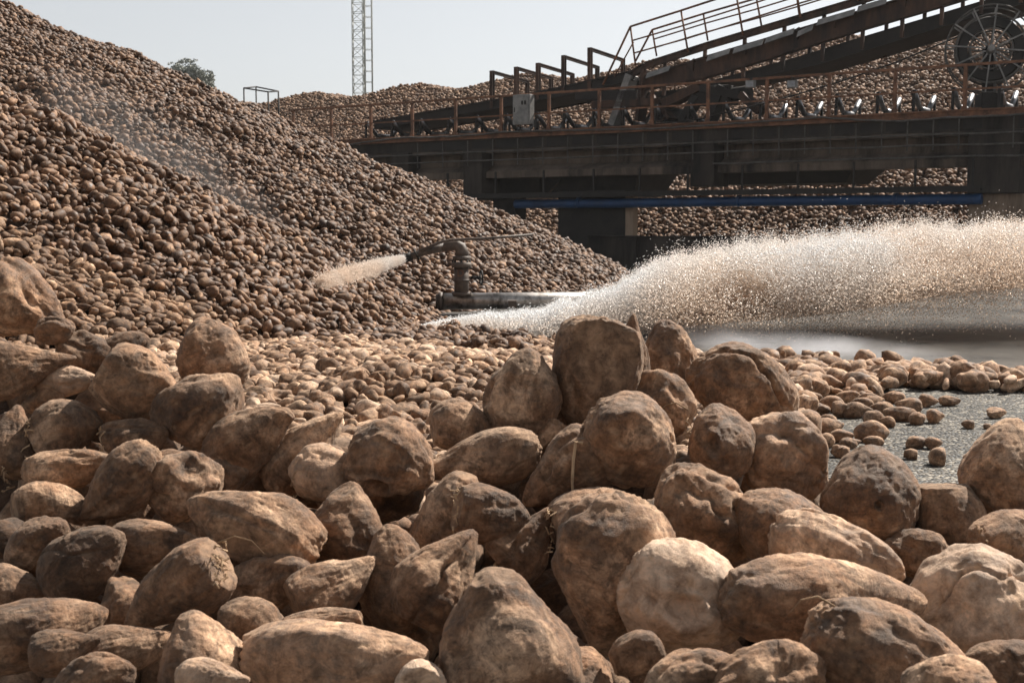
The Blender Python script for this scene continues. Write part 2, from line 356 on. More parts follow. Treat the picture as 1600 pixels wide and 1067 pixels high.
def H_all(X, Y):
    P = np.stack([X, Y, X * 0], 1)
    w1 = 0.10 * noise(P * 0.8, 5) + 0.05 * noise(P * 2.2, 9)
    zf = np.where(in_poly(X, Y, FIELD), 0.07 + 0.03 * noise(P * 1.3, 3), -0.5)
    left = np.clip((0.8 - X) / 2.5, 0, 1); zf = np.where(zf > 0, zf + 0.12 * left * np.clip((13.6 - Y) / 2.5, 0, 1), zf)
    zf = np.where(zf > 0, zf + 0.20 * np.exp(-((X + 0.6) / 1.2) ** 2 - ((Y - 8.6) / 1.6) ** 2), zf)
    a = H_pileA(X, Y); b = H_pileB(X, Y)
    z = np.maximum(np.maximum(a + w1 * np.clip(a, 0, 1.5), b + 0.8 * w1 * np.clip(b + .2, 0, 1.5)), zf)
    return z

# ------------------------------------------------------------------ beet shapes
_ico = {}
def ico(l):
    if l not in _ico:
        bm = bmesh.new(); bmesh.ops.create_icosphere(bm, subdivisions=l, radius=1.0)
        V = np.array([v.co[:] for v in bm.verts]); T = np.array([[v.index for v in f.verts] for f in bm.faces]); bm.free(); _ico[l] = (V, T)
    return _ico[l]
KINDS = {  # noqa
  # taper, point, flat crown, lump amplitude, groove
    'round': (0.16, 0.02, 0.10, 0.10, 0.05), 'pear': (0.48, 0.15, 0.10, 0.10, 0.06), 'long': (0.26, 0.03, 0.08, 0.09, 0.05),
    'point': (0.60, 0.24, 0.10, 0.08, 0.06), 'lump': (0.15, 0.0, 0.05, 0.20, 0.10), 'stub': (0.12, 0.0, 0.25, 0.07, 0.03)}
def beet_points(l, L, W, kind='round', seed=0, cuts=(), dims=(), grooves=None, fine=True, D=None):
    """a beet along +x (crown at -x, root tip at +x), length L, width W, depth D"""
    rg = np.random.RandomState(seed + 11); S, T = ico(l); D = D or W * rg.uniform(0.9, 1.05)
    tp, pt, fl, lp, gr = KINDS[kind]
    x = S[:, 0]; t = (x + 1) / 2; off = rg.uniform(-50, 50, 3)
    fullness = 1 + 0.16 * (1 - x ** 2)                       # plumper than an ellipsoid
    rad = (1 - tp * np.clip((t - 0.22) / 0.78, 0, 1) ** 1.15) * fullness
    px = np.where(x < -1 + fl * 2, -1 + fl * 2 + (x + 1 - fl * 2) * 0.35, x)
    px = px + pt * np.clip(x, 0, 1) ** 5
    lo, hi = px.min(), px.max(); px = (px - lo) / (hi - lo) * 2 - 1
    P = np.stack([px, S[:, 1] * rad, S[:, 2] * rad], 1); m = max(np.abs(P[:, 1]).max(), 1e-6); P[:, 1:] /= m
    P[:, 1] += rg.uniform(-0.22, 0.22) * (px ** 2 - 0.3); P[:, 2] += rg.uniform(-0.15, 0.15) * (px ** 2 - 0.3)
    P *= np.array([L, W, D]) / 2; sc = np.zeros(len(P))
    Q = S * 1.0 + off; mean = (L * W * D) ** (1 / 3) / 2
    n = lp * noise(Q * 1.1, 1) * 1.3 + 0.45 * lp * noise(Q * 2.4, 2) + 0.2 * lp * noise(Q * 5, 3)
    ang = np.arctan2(S[:, 2], S[:, 1])
    for k in range(2 if grooves is None else len(grooves)):
        a0, tw, g, wd = (rg.uniform(-3.1, 3.1), rg.uniform(-1, 1), gr * rg.uniform(0.6, 2.6), rg.uniform(0.13, 0.30)) if grooves is None else grooves[k]
        d = (ang - a0 - tw * x + math.pi) % (2 * math.pi) - math.pi
        d = d + 0.25 * noise(Q * 3, 7)
        gg = np.exp(-(d / wd) ** 2) * np.clip(1 - np.abs(x) ** 3, 0, 1); n = n - g * gg * (0.8 + 0.4 * noise(Q * 4, 5)); sc = np.maximum(sc, gg * 0.25 * (noise(Q * 9, 4) > 0))
    for (dx, dy, dz, r, dep) in dims:
        c = np.array([dx, dy, dz]); c = c / np.linalg.norm(c); a = np.arccos(np.clip(S @ c, -1, 1)) * (1 + 0.25 * noise(Q * 4, 8))
        n = n - dep * np.exp(-(a / r) ** 4) + dep * 0.25 * np.exp(-((a - r * 1.25) / (r * 0.35)) ** 2)
    if fine:
        n = n + 0.010 * np.abs(fbm(Q * 3.2, 25, 3, .55)) + 0.010 * fbm(Q * 9, 20, 4, .6) + 0.010 * noise(np.stack([S[:, 0] * 26 + noise(Q * 3, 6) * 1.5, Q[:, 1] * 2, Q[:, 2] * 2], 1), 30)
        pit = noise(Q * 7, 40); n = n - 0.10 * np.clip(pit - 0.50, 0, .22); pt_ = np.clip(pit - .50, 0, .2) * 3; sc = np.maximum(sc, pt_)
        cr = np.clip((-x - 0.72) / 0.2, 0, 1); n = n + cr * 0.05 * fbm(Q * 7, 50, 4, .6); sc = np.maximum(sc, cr * np.clip(0.5 + noise(Q * 6, 51), 0, 1) * 0.55)
    P = P + (P / (np.linalg.norm(P, axis=1, keepdims=True) + 1e-9)) * (n * mean * 1.0)[:, None]
    for (nx, ny, nz, d) in cuts:                              # broken or sliced faces
        c = np.array([nx, ny, nz], float); c = c / np.linalg.norm(c); sup = np.abs(c) @ (np.array([L, W, D]) / 2) * 0.9
        h = P @ c - d * sup * (1 + 0.04 * fbm(Q * 2.5, 60, 2)); k = h > 0
        P = P - np.where(k, h * 0.92, 0)[:, None] * c; sc = np.where(k, np.maximum(sc, np.clip(h / (0.1 * mean), 0, 1) * 0.8 * (0.7 + 0.3 * noise(Q * 8, 61))), sc)
    return P, T, np.clip(sc, 0, 1), off

VARS = {}
def variants(l, K=28):
    if l not in VARS:
        ks = ['round', 'pear', 'long', 'lump', 'pear', 'lump', 'point', 'stub', 'long']; out = []
        rg = np.random.RandomState(99)
        for k in range(K):
            kd = ks[k % len(ks)]; wl = {'round': .88, 'pear': .64, 'long': .46, 'lump': .72, 'point': .56, 'stub': .70}[kd]
            cuts = (tuple(rg.normal(size=3)) + (rg.uniform(0.55, .8),),) if rg.rand() < .5 and l > 1 else ()
            P, T, sc, off = beet_points(l, 1.0, wl * rg.uniform(.8, 1.1), kd, 500 + k, cuts=cuts + ((tuple(rg.normal(size=3)) + (rg.uniform(.5, .75),)),) * int(l > 1 and k % 2), fine=l >= 3); P = P * (1 + .17 * noise(P * 3.5 + k * 7, 90))[:, None]; out.append((P, T, sc, off))
        VARS[l] = out
    return VARS[l]
def rot_mats(ax, roll):
    """rotation matrices (n,3,3) whose x column is ax"""
    ax = ax / np.linalg.norm(ax, axis=1, keepdims=True)
    ref = np.where(np.abs(ax[:, 2:3]) < .9, np.array([[0, 0, 1.0]]), np.array([[0, 1.0, 0]]))
    u = np.cross(ref, ax); u /= np.linalg.norm(u, axis=1, keepdims=True); v = np.cross(ax, u)
    c, s = np.cos(roll)[:, None], np.sin(roll)[:, None]
    return np.stack([ax, u * c + v * s, v * c - u * s], 2)
def beets_merged(name, pos, size, ax, roll, tone, lvl, material, seed=0, extra=None):
    """many beets as one mesh object (only for what nobody could count)"""
    vs = variants(lvl); rg = np.random.RandomState(seed); pick = rg.randint(0, len(vs), len(pos)); Rm = rot_mats(ax, roll)
    VV, TT, TN, LC, SC = [], [], [], [], []; base = 0
    for k, (P, T, sc, off) in enumerate(vs):
        i = np.where(pick == k)[0]
        if not len(i): continue
        W = np.einsum('nij,vj->nvi', Rm[i], P) * size[i][:, None, None] + pos[i][:, None, :]
        VV.append(W.reshape(-1, 3)); n = len(P)
        TT.append((T[None] + (np.arange(len(i)) * n)[:, None, None] + base).reshape(-1, 3)); base += n * len(i)
        TN.append(np.repeat(tone[i], n)); LC.append((P[None] * size[i][:, None, None] + rg.uniform(-40, 40, (len(i), 1, 3))).reshape(-1, 3)); SC.append(np.tile(sc, len(i)))
    if extra is not None:
        eV, eT = extra; VV.append(eV); TT.append(eT + base); TN.append(np.full(len(eV), -1.0)); LC.append(eV); SC.append(np.zeros(len(eV)))  # core gets the darkest tone, painting the shade between the beets
    return raw_mesh(name, np.concatenate(VV), np.concatenate(TT), material, attrs={'tone': np.concatenate(TN), 'lco': np.concatenate(LC), 'scar': np.concatenate(SC)})
def core_mesh(xs, ys, H, lower):
    """closed-looking lumpy core under the beets of a heap, soil-dark so gaps read as shade"""
    X, Y = np.meshgrid(xs, ys); z = H(X.ravel(), Y.ravel()) - lower
    V = np.stack([X.ravel(), Y.ravel(), np.maximum(z, -0.3)], 1); nx, ny = len(xs), len(ys)
    i = (np.arange(ny - 1)[:, None] * nx + np.arange(nx - 1)[None]).ravel()
    T = np.concatenate([np.stack([i, i + 1, i + nx + 1], 1), np.stack([i, i + nx + 1, i + nx], 1)])
    zz = z[T].max(1); return V, T[zz > -0.28]
def normal_of(H, X, Y, e=0.05):
    gx = (H(X + e, Y) - H(X - e, Y)) / (2 * e); gy = (H(X, Y + e) - H(X, Y - e)) / (2 * e)
    n = np.stack([-gx, -gy, np.ones_like(gx)], 1); return n / np.linalg.norm(n, axis=1, keepdims=True)
def scatter(H, x0, x1, y0, y1, sp, seed, zmin=0.02, wfun=None, tilt=0.55, margin=0.35, hill=None):
    """jittered layer of beets over a height field; only those the camera (or a step aside) could see"""
    rg = np.random.RandomState(seed); nx, ny = int((x1 - x0) / sp), int((y1 - y0) / sp)
    X, Y = np.meshgrid(x0 + (np.arange(nx) + .5) * sp, y0 + (np.arange(ny) + .5) * sp); X = X.ravel(); Y = Y.ravel()
    X[((np.arange(len(X)) // nx) % 2) == 1] += sp / 2
    X = X + rg.uniform(-.42, .42, len(X)) * sp; Y = Y + rg.uniform(-.42, .42, len(Y)) * sp
    px = 800 + F * X / Y; k = (px > -160) & (px < 1760); X, Y = X[k], Y[k]
    Z = H(X, Y); k = Z > zmin; X, Y, Z = X[k], Y[k], Z[k]
    vis = np.ones(len(X), bool)                               # march towards the lens
    Hh = hill or H
    for f in np.linspace(0.03, 0.97, 36):
        a = 1 - f; hx, hy = X * a, Y * a; hz = (Z + margin) * a + CH * f
        vis &= Hh(hx, hy) < hz + 0.02
    X, Y, Z = X[vis], Y[vis], Z[vis]; n = normal_of(H, X, Y)
    r = rg.normal(size=(len(X), 3)); ax = r - n * np.sum(r * n, 1, keepdims=True) * (1 - tilt * rg.rand(len(X), 1))
    return np.stack([X, Y, Z], 1), n, ax, rg

# ------------------------------------------------------------------ ground and water
def sheet(name, poly, z, material, sub=1):
    me = bpy.data.meshes.new(name); me.from_pydata([(x, y, z) for x, y in poly], [], [tuple(range(len(poly)))]); me.materials.append(material)
    o = bpy.data.objects.new(name, me); link(o); return tag(o, kind='structure')
g = sheet('ground', [(-1000, -50), (1000, -50), (1000, 540), (-1000, 540)], 0.0, M_ASPH)
wl = [gp(640, 518), gp(760, 524), gp(870, 529), gp(1000, 546), gp(1150, 556), gp(1300, 560), gp(1440, 572), gp(1620, 596), gp(1900, 630)]
rim = []
for (x, y) in wl: rim.append((x, y))
rgw = random.Random(4); fine_rim = []
for a, b in zip(rim[:-1], rim[1:]):
    for k in range(6): u = k / 6; fine_rim.append((a[0] + (b[0] - a[0]) * u, a[1] + (b[1] - a[1]) * u + rgw.uniform(-.08, .08)))
wz = sheet('water', fine_rim + [(14, 10), (40, 12), (40, 20), (8, 33), (-2, 34), (-1.2, 20)], 0.006, M_WATER)

# ------------------------------------------------------------------ concrete and steel of the conveyor bridge
sA, sB = s_of(470), s_of(1980)
def zof(px, py, off=0.0): return float(bp(px, py, off)[2])
bridge = empty('conveyor_bridge', bs(s_of(1200), 0, 0), 'long dark concrete and rusty steel bridge carrying conveyors over the pool', 'bridge')
ZD = 3.93     # deck underside of the rust coloured edge channel
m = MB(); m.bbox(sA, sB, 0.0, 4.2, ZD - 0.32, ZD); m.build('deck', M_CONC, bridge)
m = MB()
m.bbox(sA, sB, -0.10, -0.004, ZD + 0.02, ZD + 0.19); m.bbox(sA, sB, -0.16, -0.10, ZD + 0.16, ZD + 0.20); m.bbox(sA, sB, -0.16, -0.10, ZD + 0.01, ZD + 0.05)
m.build('edge_channel', M_RUST, bridge, 0.006)
ribs = [s_of(x, -.3) for x in (620, 733, 1092)] + [s_of(1548, -.3), s_of(1780, -.3)]
m = MB()
for a, b in zip([sA] + ribs, ribs + [sB]):
    L_ = b - a
    m.bbox(a + 0.4, b - 0.4, 0.45, 0.75, 2.85, ZD - 0.322)                     # recessed web
    m.bbox(a + 0.4, b - 0.4, 0.05, 0.447, 2.72, 2.92)                     # lower flange
    m.prism(bs((a + b) / 2, 0.28, 3.0), BT * (L_ / 2 - 0.4), BN * 0.16 + np.array([0, 0, 0.09]), np.array([0, 0, 0.03]) - BN * 0.01)
    m.bbox(a + 0.4, b - 0.4, 0.02, 0.447, 3.50, 3.605)
m.build('girder', M_WEB, bridge, 0.012)
for i, r in enumerate(ribs):
    hw = 0.36 if i < 3 else 0.62
    m = MB(); m.bbox(r - hw, r + hw, -0.12, 0.9, 2.05 if i != 2 else 2.35, ZD - 0.325); m.build('pier_head', M_CONC, bridge, 0.02)
for i in (3, 4):
    m = MB(); m.bbox(ribs[i] - 0.62, ribs[i] + 1.0, 0.1, 3.4, -0.2, 2.046); m.build('pillar', M_CONC_LIT, bridge, 0.02)
m = MB(); m.bbox(s_of(872, .3), s_of(978, .3), 0.3, 0.9, 0.6, 2.3); m.build('pillar', M_STEELD, bridge, 0.02)
m = MB(); m.bbox(s_of(980, .3), s_of(992, .3), 0.2, 0.5, 0.0, 2.2); m.build('post', M_CONC_LIT, bridge, 0.01)  # pale strip paints the sunlit side of the black pier
m = MB(); m.bbox(s_of(770, .3), s_of(806, .3), 0.3, 0.9, 0.0, 2.2); m.build('pillar', M_STEELD, bridge, 0.02)
# dark hopper troughs hanging between the girders
for x0, x1, zb in ((745, 998, 2.13), (1100, 1335, 2.42)):
    a, b = s_of(x0, .8), s_of(x1, .8); m = MB()
    V0 = [bs(a, .8, 2.85), bs(b, .8, 2.85), bs(b, 3.4, 2.85), bs(a, 3.4, 2.85), bs(a + .5, 1.1, zb), bs(b - .35, 1.1, zb), bs(b - .35, 3.0, zb), bs(a + .5, 3.0, zb)]
    m._add(V0, [(0, 1, 2, 3), (7, 6, 5, 4), (0, 4, 5, 1), (1, 5, 6, 2), (2, 6, 7, 3), (3, 7, 4, 0)]); m.build('trough', M_STEELD, bridge)
m = MB(); m.prism(bp(866, 293, .6), (bp(876, 283, .6) - bp(858, 302, .6)) / 2, BN * .03, np.array([.03, 0, .05])); m.build('brace', M_RUSTD, bridge)
# lower service ledge with hangers
zl = 2.12
m = MB(); m.bbox(s_of(640, -.2), s_of(1534, -.2), -0.35, 0.25, zl, zl + 0.06); m.bbox(s_of(640, -.2), s_of(1534, -.2), -0.37, -0.352, zl - 0.03, zl + 0.12); m.build('ledge', M_STEELD, bridge)
for x in (700, 775, 850, 928, 1000, 1075, 1160, 1247, 1334, 1430, 1520):
    s = s_of(x, -.3); m = MB(); m.bbox(s - .025, s + .025, -0.34, -0.29, zl + .062, 2.9); m.build('hanger', M_STEELD, bridge)
# reinforcement grid of service pipes along the face
m = MB()
def runline(pts, off, r, n=6, wob=0.0, sd=1):
    rg = random.Random(sd); q = []
    for (x0, y0), (x1, y1) in zip(pts[:-1], pts[1:]):
        for k in range(7): u = k / 7; q.append(bp(x0 + (x1 - x0) * u, y0 + (y1 - y0) * u + rg.uniform(-wob, wob), off))
    q.append(bp(*pts[-1], off)); return q
for pts in ([(560, 246), (900, 231), (1200, 219), (1512, 209), (1700, 203)], [(560, 258), (900, 246), (1200, 235), (1512, 226), (1700, 222)], [(1114, 256), (1300, 250), (1512, 244), (1700, 242)]):
    m.tube(runline(pts, -0.22, .02, wob=0.5), 0.022)
m.build('service_pipe', M_CABLE, bridge)
for k, x in enumerate(list(range(652, 1100, 39)) + list(range(1135, 1512, 40)) + [1580, 1612]):
    s = s_of(x, -.22); z1 = zof(x, 206 - (x - 900) * .03, -.22); m = MB(); m.bbox(s - .014, s + .014, -0.2, -0.17, 3.15 if x > 1100 else 3.1, ZD - .03); m.build('pipe_hanger', M_CABLE, bridge)
for x in list(range(655, 1075, 39)) + list(range(1138, 1500, 40)) + [1584]:
    a_, b_ = s_of(x + 4, 0), s_of(x + 34, 0); m = MB(); m.bbox(a_, b_, -.003, .03, ZD - .27, ZD - .03); m.build('opening_shade_plate', M_STEELD, bridge)  # thin dark plates stand in for the shade inside openings
# railing along the deck
rail = empty('railing', bs(s_of(1200), 0, ZD), 'rust coloured pipe railing along the deck of the conveyor bridge, with a kerb plate', 'railing')
ZR = ZD + 1.30
m = MB(); m.beam(bs(sA - .5, 0, ZR), bs(sB, 0, ZR), 0.075, 0.065); m.build('top_rail', M_RUST, rail, 0.005)
m = MB(); m.beam(bs(sA - .5, 0, ZD + .70), bs(sB, 0, ZD + .70), 0.045, 0.045); m.build('middle_rail', M_RUST, rail)
pm = MB(); pm.bbox(-.04, .04, -.035, .035, 0.004, 1.265)
for n in range(-1, 17):
    s = float(((np.array([BY0 * (BA + BB * n) / F, BY0 * (1 + BC * n), 0]) - B0) @ BT))
    m = MB(); m.bbox(s - .045, s + .045, -.035, .035, ZD + .195, ZR - .034); m.bbox(s - .07, s + .07, -.06, -.037, ZD + .2, ZD + .3); m.build('post', M_RUST, rail, 0.004)

# blue pipe, cables
m = MB(); q = [bp(x, y, -0.05) for x, y in ((806, 319), (960, 318), (1150, 315), (1340, 313), (1534, 311))]; m.tube(q, 0.135, 20)
bpipe = m.build('blue_pipe', M_BLUE); tag(bpipe, 'dark blue water pipe hung level under the conveyor bridge', 'pipe')
for x in (905, 1155, 1400):
    c = bp(x, 318 - (x - 806) * .011, -0.05); m = MB(); m.tube([c - BT * .05, c + BT * .05], 0.16, 20); m.build('coupling', M_BLUE, bpipe)
m = MB(); rgc = random.Random(3)
m.tube(runline([(530, 228), (620, 216), (700, 214), (800, 206), (900, 204), (1010, 202), (1060, 199), (1180, 191), (1280, 184), (1350, 188), (1410, 190), (1480, 184), (1560, 181), (1640, 176)], -0.24, .02, wob=.7), 0.026)
tag(m.build('cable', M_CABLE), 'grey hose sagging along the rusty deck edge of the conveyor bridge', 'cable')
m = MB(); m.tube([bp(1515, 50, 1.0), bp(1400, 98, .8), bp(1300, 132, .6), bp(1210, 158, .5), bp(1090, 187, .4), bp(1000, 196, .3)], 0.022)
tag(m.build('cable', M_STEELD), 'black cable running slanting down from the big reel to the deck', 'cable')

# horizontal belt conveyor: idler sets without a belt
conv = empty('belt_conveyor', bs(s_of(1200, 1.2), 1.2, ZD), 'row of bright troughing rollers on a low dark frame along the bridge deck', 'conveyor')
for o in (0.55, 2.5):
    m = MB(); m.bbox(s_of(540, 1), sB, o - .05, o + .05, ZD + .05, ZD + .22); m.build('side_rail', M_RUSTD, conv)
xs = [600, 640, 683, 727, 770, 815, 862, 905, 950, 995, 1045, 1096, 1150, 1206, 1262, 1322, 1385, 1440, 1500, 1570, 1640]
for x in xs:
    s = s_of(x, 1.5)
    a, b, c, d = bs(s, 0.60, ZD + .80), bs(s, 1.15, ZD + .38), bs(s, 1.92, ZD + .38), bs(s, 2.46, ZD + .80)
    m = MB(); m.beam(bs(s, .6, ZD + .2), bs(s, 2.46, ZD + .2), .08, .06); m.beam(bs(s, .55, ZD + .1), a + [0, 0, .03], .07, .05); m.beam(bs(s, 2.5, ZD + .1), d + [0, 0, .03], .07, .05)
    m.beam(bs(s, 1.15, ZD + .2), b, .04, .04); m.beam(bs(s, 1.92, ZD + .2), c, .04, .04)
    fr = m.build('idler_frame', M_STEELD, conv)
    for p, q in ((a, b), (b, c), (c, d)):
        t = (q - p) / np.linalg.norm(q - p); m = MB(); m.tube([p + t * .03, q - t * .03], 0.068, 12); m.build('roller', M_ROLL, fr)

# inclined conveyor (stacker) rising to the right
inc = empty('inclined_conveyor', bs(s_of(1000, 1.2), 1.2, ZD), 'dark rusty inclined conveyor gallery climbing to the upper right above the bridge', 'conveyor')
NO, FO = 0.95, 3.0
def off_by(p, o): return p + BN * o
def chord(pts, w, h, off, mm, name, far=None, bev=0):
    m = MB(); P = [bp(x, y, NO) for x, y in pts]
    for a, b in zip(P[:-1], P[1:]):
        m.ibeam(a + BN * (off - NO), b + BN * (off - NO), w, h, tk=0.035)
    return m.build(name, mm, inc)
low = [(585, 196), (770, 164), (870, 145), (990, 118)]
chord(low, .14, .30, NO, M_STEELD, 'lower_stringer'); chord(low, .14, .30, FO, M_STEELD, 'lower_stringer')
m = MB(); Pl = [bp(x, y + 5, NO) for x, y in low]
for a, b in zip(Pl[:-1], Pl[1:]): m.prism((a + b) / 2 + BN * (FO - NO) / 2, (b - a) / 2, BN * ((FO - NO) / 2 - .08), np.array([0, 0, .02]))
m.build('belt', M_STEELD, inc)
topc = [(985, 118), (1008, 103), (1108, 71), (1325, 7), (1500, -46), (1700, -106)]
chord(topc, .12, .20, NO, M_RUSTD, 'top_chord'); chord(topc, .12, .20, FO, M_RUSTD, 'top_chord')
# walkway panels between chord and girder
for (x0, y0), (x1, y1) in (((1010, 117), (1046, 105)), ((1105, 90), (1140, 78)), ((1146, 78), (1192, 64)), ((1196, 62), (1240, 47)), ((1246, 52), (1270, 41)), ((1277, 34), (1335, 17)), ((1340, 13), (1385, 0)), ((1400, -6), (1450, -22))):
    a, b = bp(x0, y0 + 2, NO - .22), bp(x1, y1 + 2, NO - .22); m = MB(); m.prism((a + b) / 2, (b - a) / 2, BN * .06 + np.array([0, 0, .085]), -BN * .012 + np.array([0, 0, .004])); m.build('deck_panel', M_GREY, inc)
girdT = [(1000, 122), (1108, 88), (1325, 24), (1500, -29), (1700, -89)]
girdB = [(1000, 140), (1100, 122), (1200, 92), (1340, 48), (1470, 10), (1700, -60)]
def plate_between(top, bot, off, th, name, mm):
    m = MB(); T_ = [bp(x, y, off) for x, y in top]; B_ = [bp(x, y, off) for x, y in bot]
    for i in range(len(T_) - 1):
        vs = [T_[i], T_[i + 1], B_[i + 1], B_[i]]; vs = vs + [v + BN * th for v in vs]
        m._add(vs, [(0, 1, 2, 3), (7, 6, 5, 4), (0, 4, 5, 1), (3, 2, 6, 7)] + ([(0, 3, 7, 4)] if i == 0 else []) + ([(1, 5, 6, 2)] if i == len(T_) - 2 else []))
    return m.build(name, mm, inc)
plate_between(girdT, girdB, NO, 0.10, 'girder', M_RUSTD); plate_between(girdT, girdB, FO, 0.10, 'girder', M_RUSTD)
chord(girdB, .26, .05, NO + .05, M_RUSTD, 'flange'); chord([(x, y - 0) for x, y in girdT], .26, .05, NO + .05, M_RUSTD, 'flange')
# lower return-belt girder
rT = [(960, 150), (1060, 140), (1150, 116), (1250, 88), (1340, 60), (1440, 30), (1560, -6), (1700, -50)]
rB = [(960, 158), (1060, 150), (1130, 130), (1210, 117), (1276, 102), (1381, 71), (1490, 37), (1700, -22)]
plate_between(rT, rB, NO + .25, 0.08, 'return_girder', M_STEELD); plate_between(rT, rB, FO - .25, 0.08, 'return_girder', M_STEELD)
m = MB(); Q = [bp(x, y - 3, NO + .3) for x, y in rB]
for a, b in zip(Q[:-1], Q[1:]): m.prism((a + b) / 2 + BN * (FO - NO) / 2, (b - a) / 2, BN * ((FO - NO) / 2 - .2), np.array([0, 0, .02]))
m.build('belt', M_STEELD, inc)
for x in range(1040, 1700, 62):           # uprights and gussets between the chords
    y = np.interp(x, [p[0] for p in topc], [p[1] for p in topc]); yb = np.interp(x, [p[0] for p in rB], [p[1] for p in rB])
    m = MB(); m.beam(bp(x, y + 3, NO + .05), bp(x - 3, yb - 2, NO + .05), .09, .09, BN); m.build('upright', M_RUSTD, inc)
    m = MB(); m.beam(bp(x, y + 3, NO + .05) + BN * (FO - NO - .1), bp(x - 3, yb - 2, NO + .05) + BN * (FO - NO - .1), .09, .09, BN)
    m.build('upright', M_RUSTD, inc)
for x in (1068, 1150, 1232, 1290, 1400, 1500):
    y = np.interp(x, [p[0] for p in girdT], [p[1] for p in girdT]); a = bp(x, y + 2, NO - .12); b = bp(x + 16, y - 9, NO - .12); c = bp(x + 14, y + 10, NO - .12)
    m = MB(); vs = [a, b, c]; vs = vs + [v + BN * .10 for v in vs]; m._add(vs, [(0, 1, 2), (5, 4, 3), (0, 3, 4, 1), (1, 4, 5, 2), (2, 5, 3, 0)]); m.build('bracket', M_RUSTD, inc)
# portal frames over the feed end
for (x, y, yb) in ((769, 111, 172), (807, 105, 166), (841, 99, 158), (881, 87, 150), (922, 75, 142)):
    a = bp(x, y, NO); b = bp(x, yb, NO); c = a + BN * (FO - NO) + np.array([0, 0, -.12]); d = b + BN * (FO - NO)
    m = MB(); m.ibeam(b, a, .12, .13, BN, .025); m.ibeam(d, c, .11, .12, BN, .025); m.ibeam(a + [0, 0, -.04], c + [0, 0, -.04], .09, .10, tk=.025); m.build('portal_frame', M_RUSTD, inc, 0)
# railings on the incline
def incline_rail(off, posts, name):
    tops = [bp(x, y, off) for x, y, _, _ in posts]; bots = [bp(x, y, off) for _, _, x, y in posts]
    m = MB()
    for a, b in zip(tops[:-1], tops[1:]): m.tube([a, b], .032, 6)
    for f in (.36, .68):
        for i in range(len(tops) - 1): m.tube([tops[i] * (1 - f) + bots[i] * f, tops[i + 1] * (1 - f) + bots[i + 1] * f], .024, 6)
    for a, b in zip(tops, bots): m.tube([a, b], .03, 6)
    return m
m = incline_rail(NO - .1, [(985, 42, 993, 103), (1064, 17, 1075, 82), (1150, -11, 1161, 56), (1240, -40, 1251, 28), (1330, -68, 1341, 2), (1480, -115, 1490, -45)], 'r')
m.tube([bp(985, 42, NO - .1), bp(942, 133, NO - .1)], .032, 6); m.tube([bp(990, 66, NO - .1), bp(960, 120, NO - .1)], .022, 6); m.build('walkway_railing', M_RUST, inc)
m = incline_rail(FO, [(1019, 47, 1026, 88), (1099, 22, 1106, 64), (1182, -2, 1190, 42), (1243, -22, 1249, 26), (1330, -50, 1337, 0), (1480, -100, 1490, -45)], 'r')
m.tube([bp(1019, 47, FO), bp(993, 96, FO)], .032, 6); m.build('walkway_railing', M_RUST, inc)
# tail end machinery
m = MB(); c = bp(1030, 178, NO); m.tube([c, c + BN * 1.9], .24, 24); m.tube([c - BN * .1, c], .10, 16); m.build('tail_drum', M_STEELD, inc)
m = MB(); m.ring(bp(1030, 178, NO - .12), BN, .22, .035, 24); m.build('bearing', M_RUSTD, inc)
for a, b, w_, mm in (((960, 196), (988, 118), .22, M_GREY), ((1000, 190), (1010, 110), .12, M_RUSTD), ((1040, 164), (1098, 136), .26, M_RUSTD), ((1098, 138), (1160, 150), .22, M_STEELD),
                     ((1110, 190), (1132, 135), .24, M_STEELD), ((1068, 190), (1092, 150), .2, M_STEELD), ((1160, 148), (1190, 176), .2, M_RUSTD), ((1050, 186), (1020, 150), .1, M_RUSTD), ((905, 150), (1000, 150), .3, M_STEELD), ((930, 165), (1035, 160), .22, M_RUSTD)):
    m = MB(); m.beam(bp(*a, NO + .1), bp(*b, NO + .1), w_, .5, BN); m.build('strut', mm, inc, .01)
m = MB(); c = bp(1118, 150, NO + .3); m.prism(c, BT * .55, BN * .4, [0, 0, .26]); m.tube([c + BT * .5, c + BT * 1.1 + [0, 0, .05]], .2, 16); m.build('drive_motor', M_STEELD, inc, .03)

# control box on the railing, two small lamp housings
cb = empty('control_cabinet', bp(818, 196, -.12), 'pale grey electrical cabinet with louvres fixed on the bridge railing', 'cabinet')
c = bp(818, 172, -.14); m = MB(); m.prism(c, BT * .31, BN * .13, [0, 0, .45]); m.build('case', M_GREY, cb, .015)
m = MB(); m.prism(c - BN * .142, BT * .27, BN * .010, [0, 0, .40]); dr = m.build('door', M_GREY, cb, .006)
m = MB(); m.prism(c + BT * .16 - BN * .158 + [0, 0, .2], BT * .03, BN * .006, [0, 0, .06]); m.prism(c + BT * .05 - BN * .158 + [0, 0, .2], BT * .03, BN * .006, [0, 0, .06]); m.build('louvre', M_STEELD, dr)
m = MB(); m.prism(c - BT * .23 - BN * .158, BT * .012, BN * .008, [0, 0, .07]); m.build('handle', M_STEELD, dr)
m = MB(); m.tube([c + [-.1, 0, -.48], bp(812, 205, -.14)], .02, 6); m.build('conduit', M_STEELD, cb)
for x, lb in ((1173, 'small grey lamp housing on the bridge railing, left of two'), (1238, 'small grey lamp housing on the bridge railing, right of two')):
    e = empty('floodlight', bp(x, 140, -.1), lb, 'floodlight'); c = bp(x, 132, -.12)
    m = MB(); m.prism(c, BT * .13, BN * .07, [0, 0, .10]); m.build('housing', M_GREY, e, .01); m = MB(); m.prism(c - BN * .075, BT * .10, BN * .004, [0, 0, .07]); m.build('lens', M_ROLL, e)
    m = MB(); m.tube([c + [0, 0, .1], c + [0, 0, .17], c + [0, 0, .17] + BN * .12], .02, 6); m.build('bracket', M_STEELD, e)

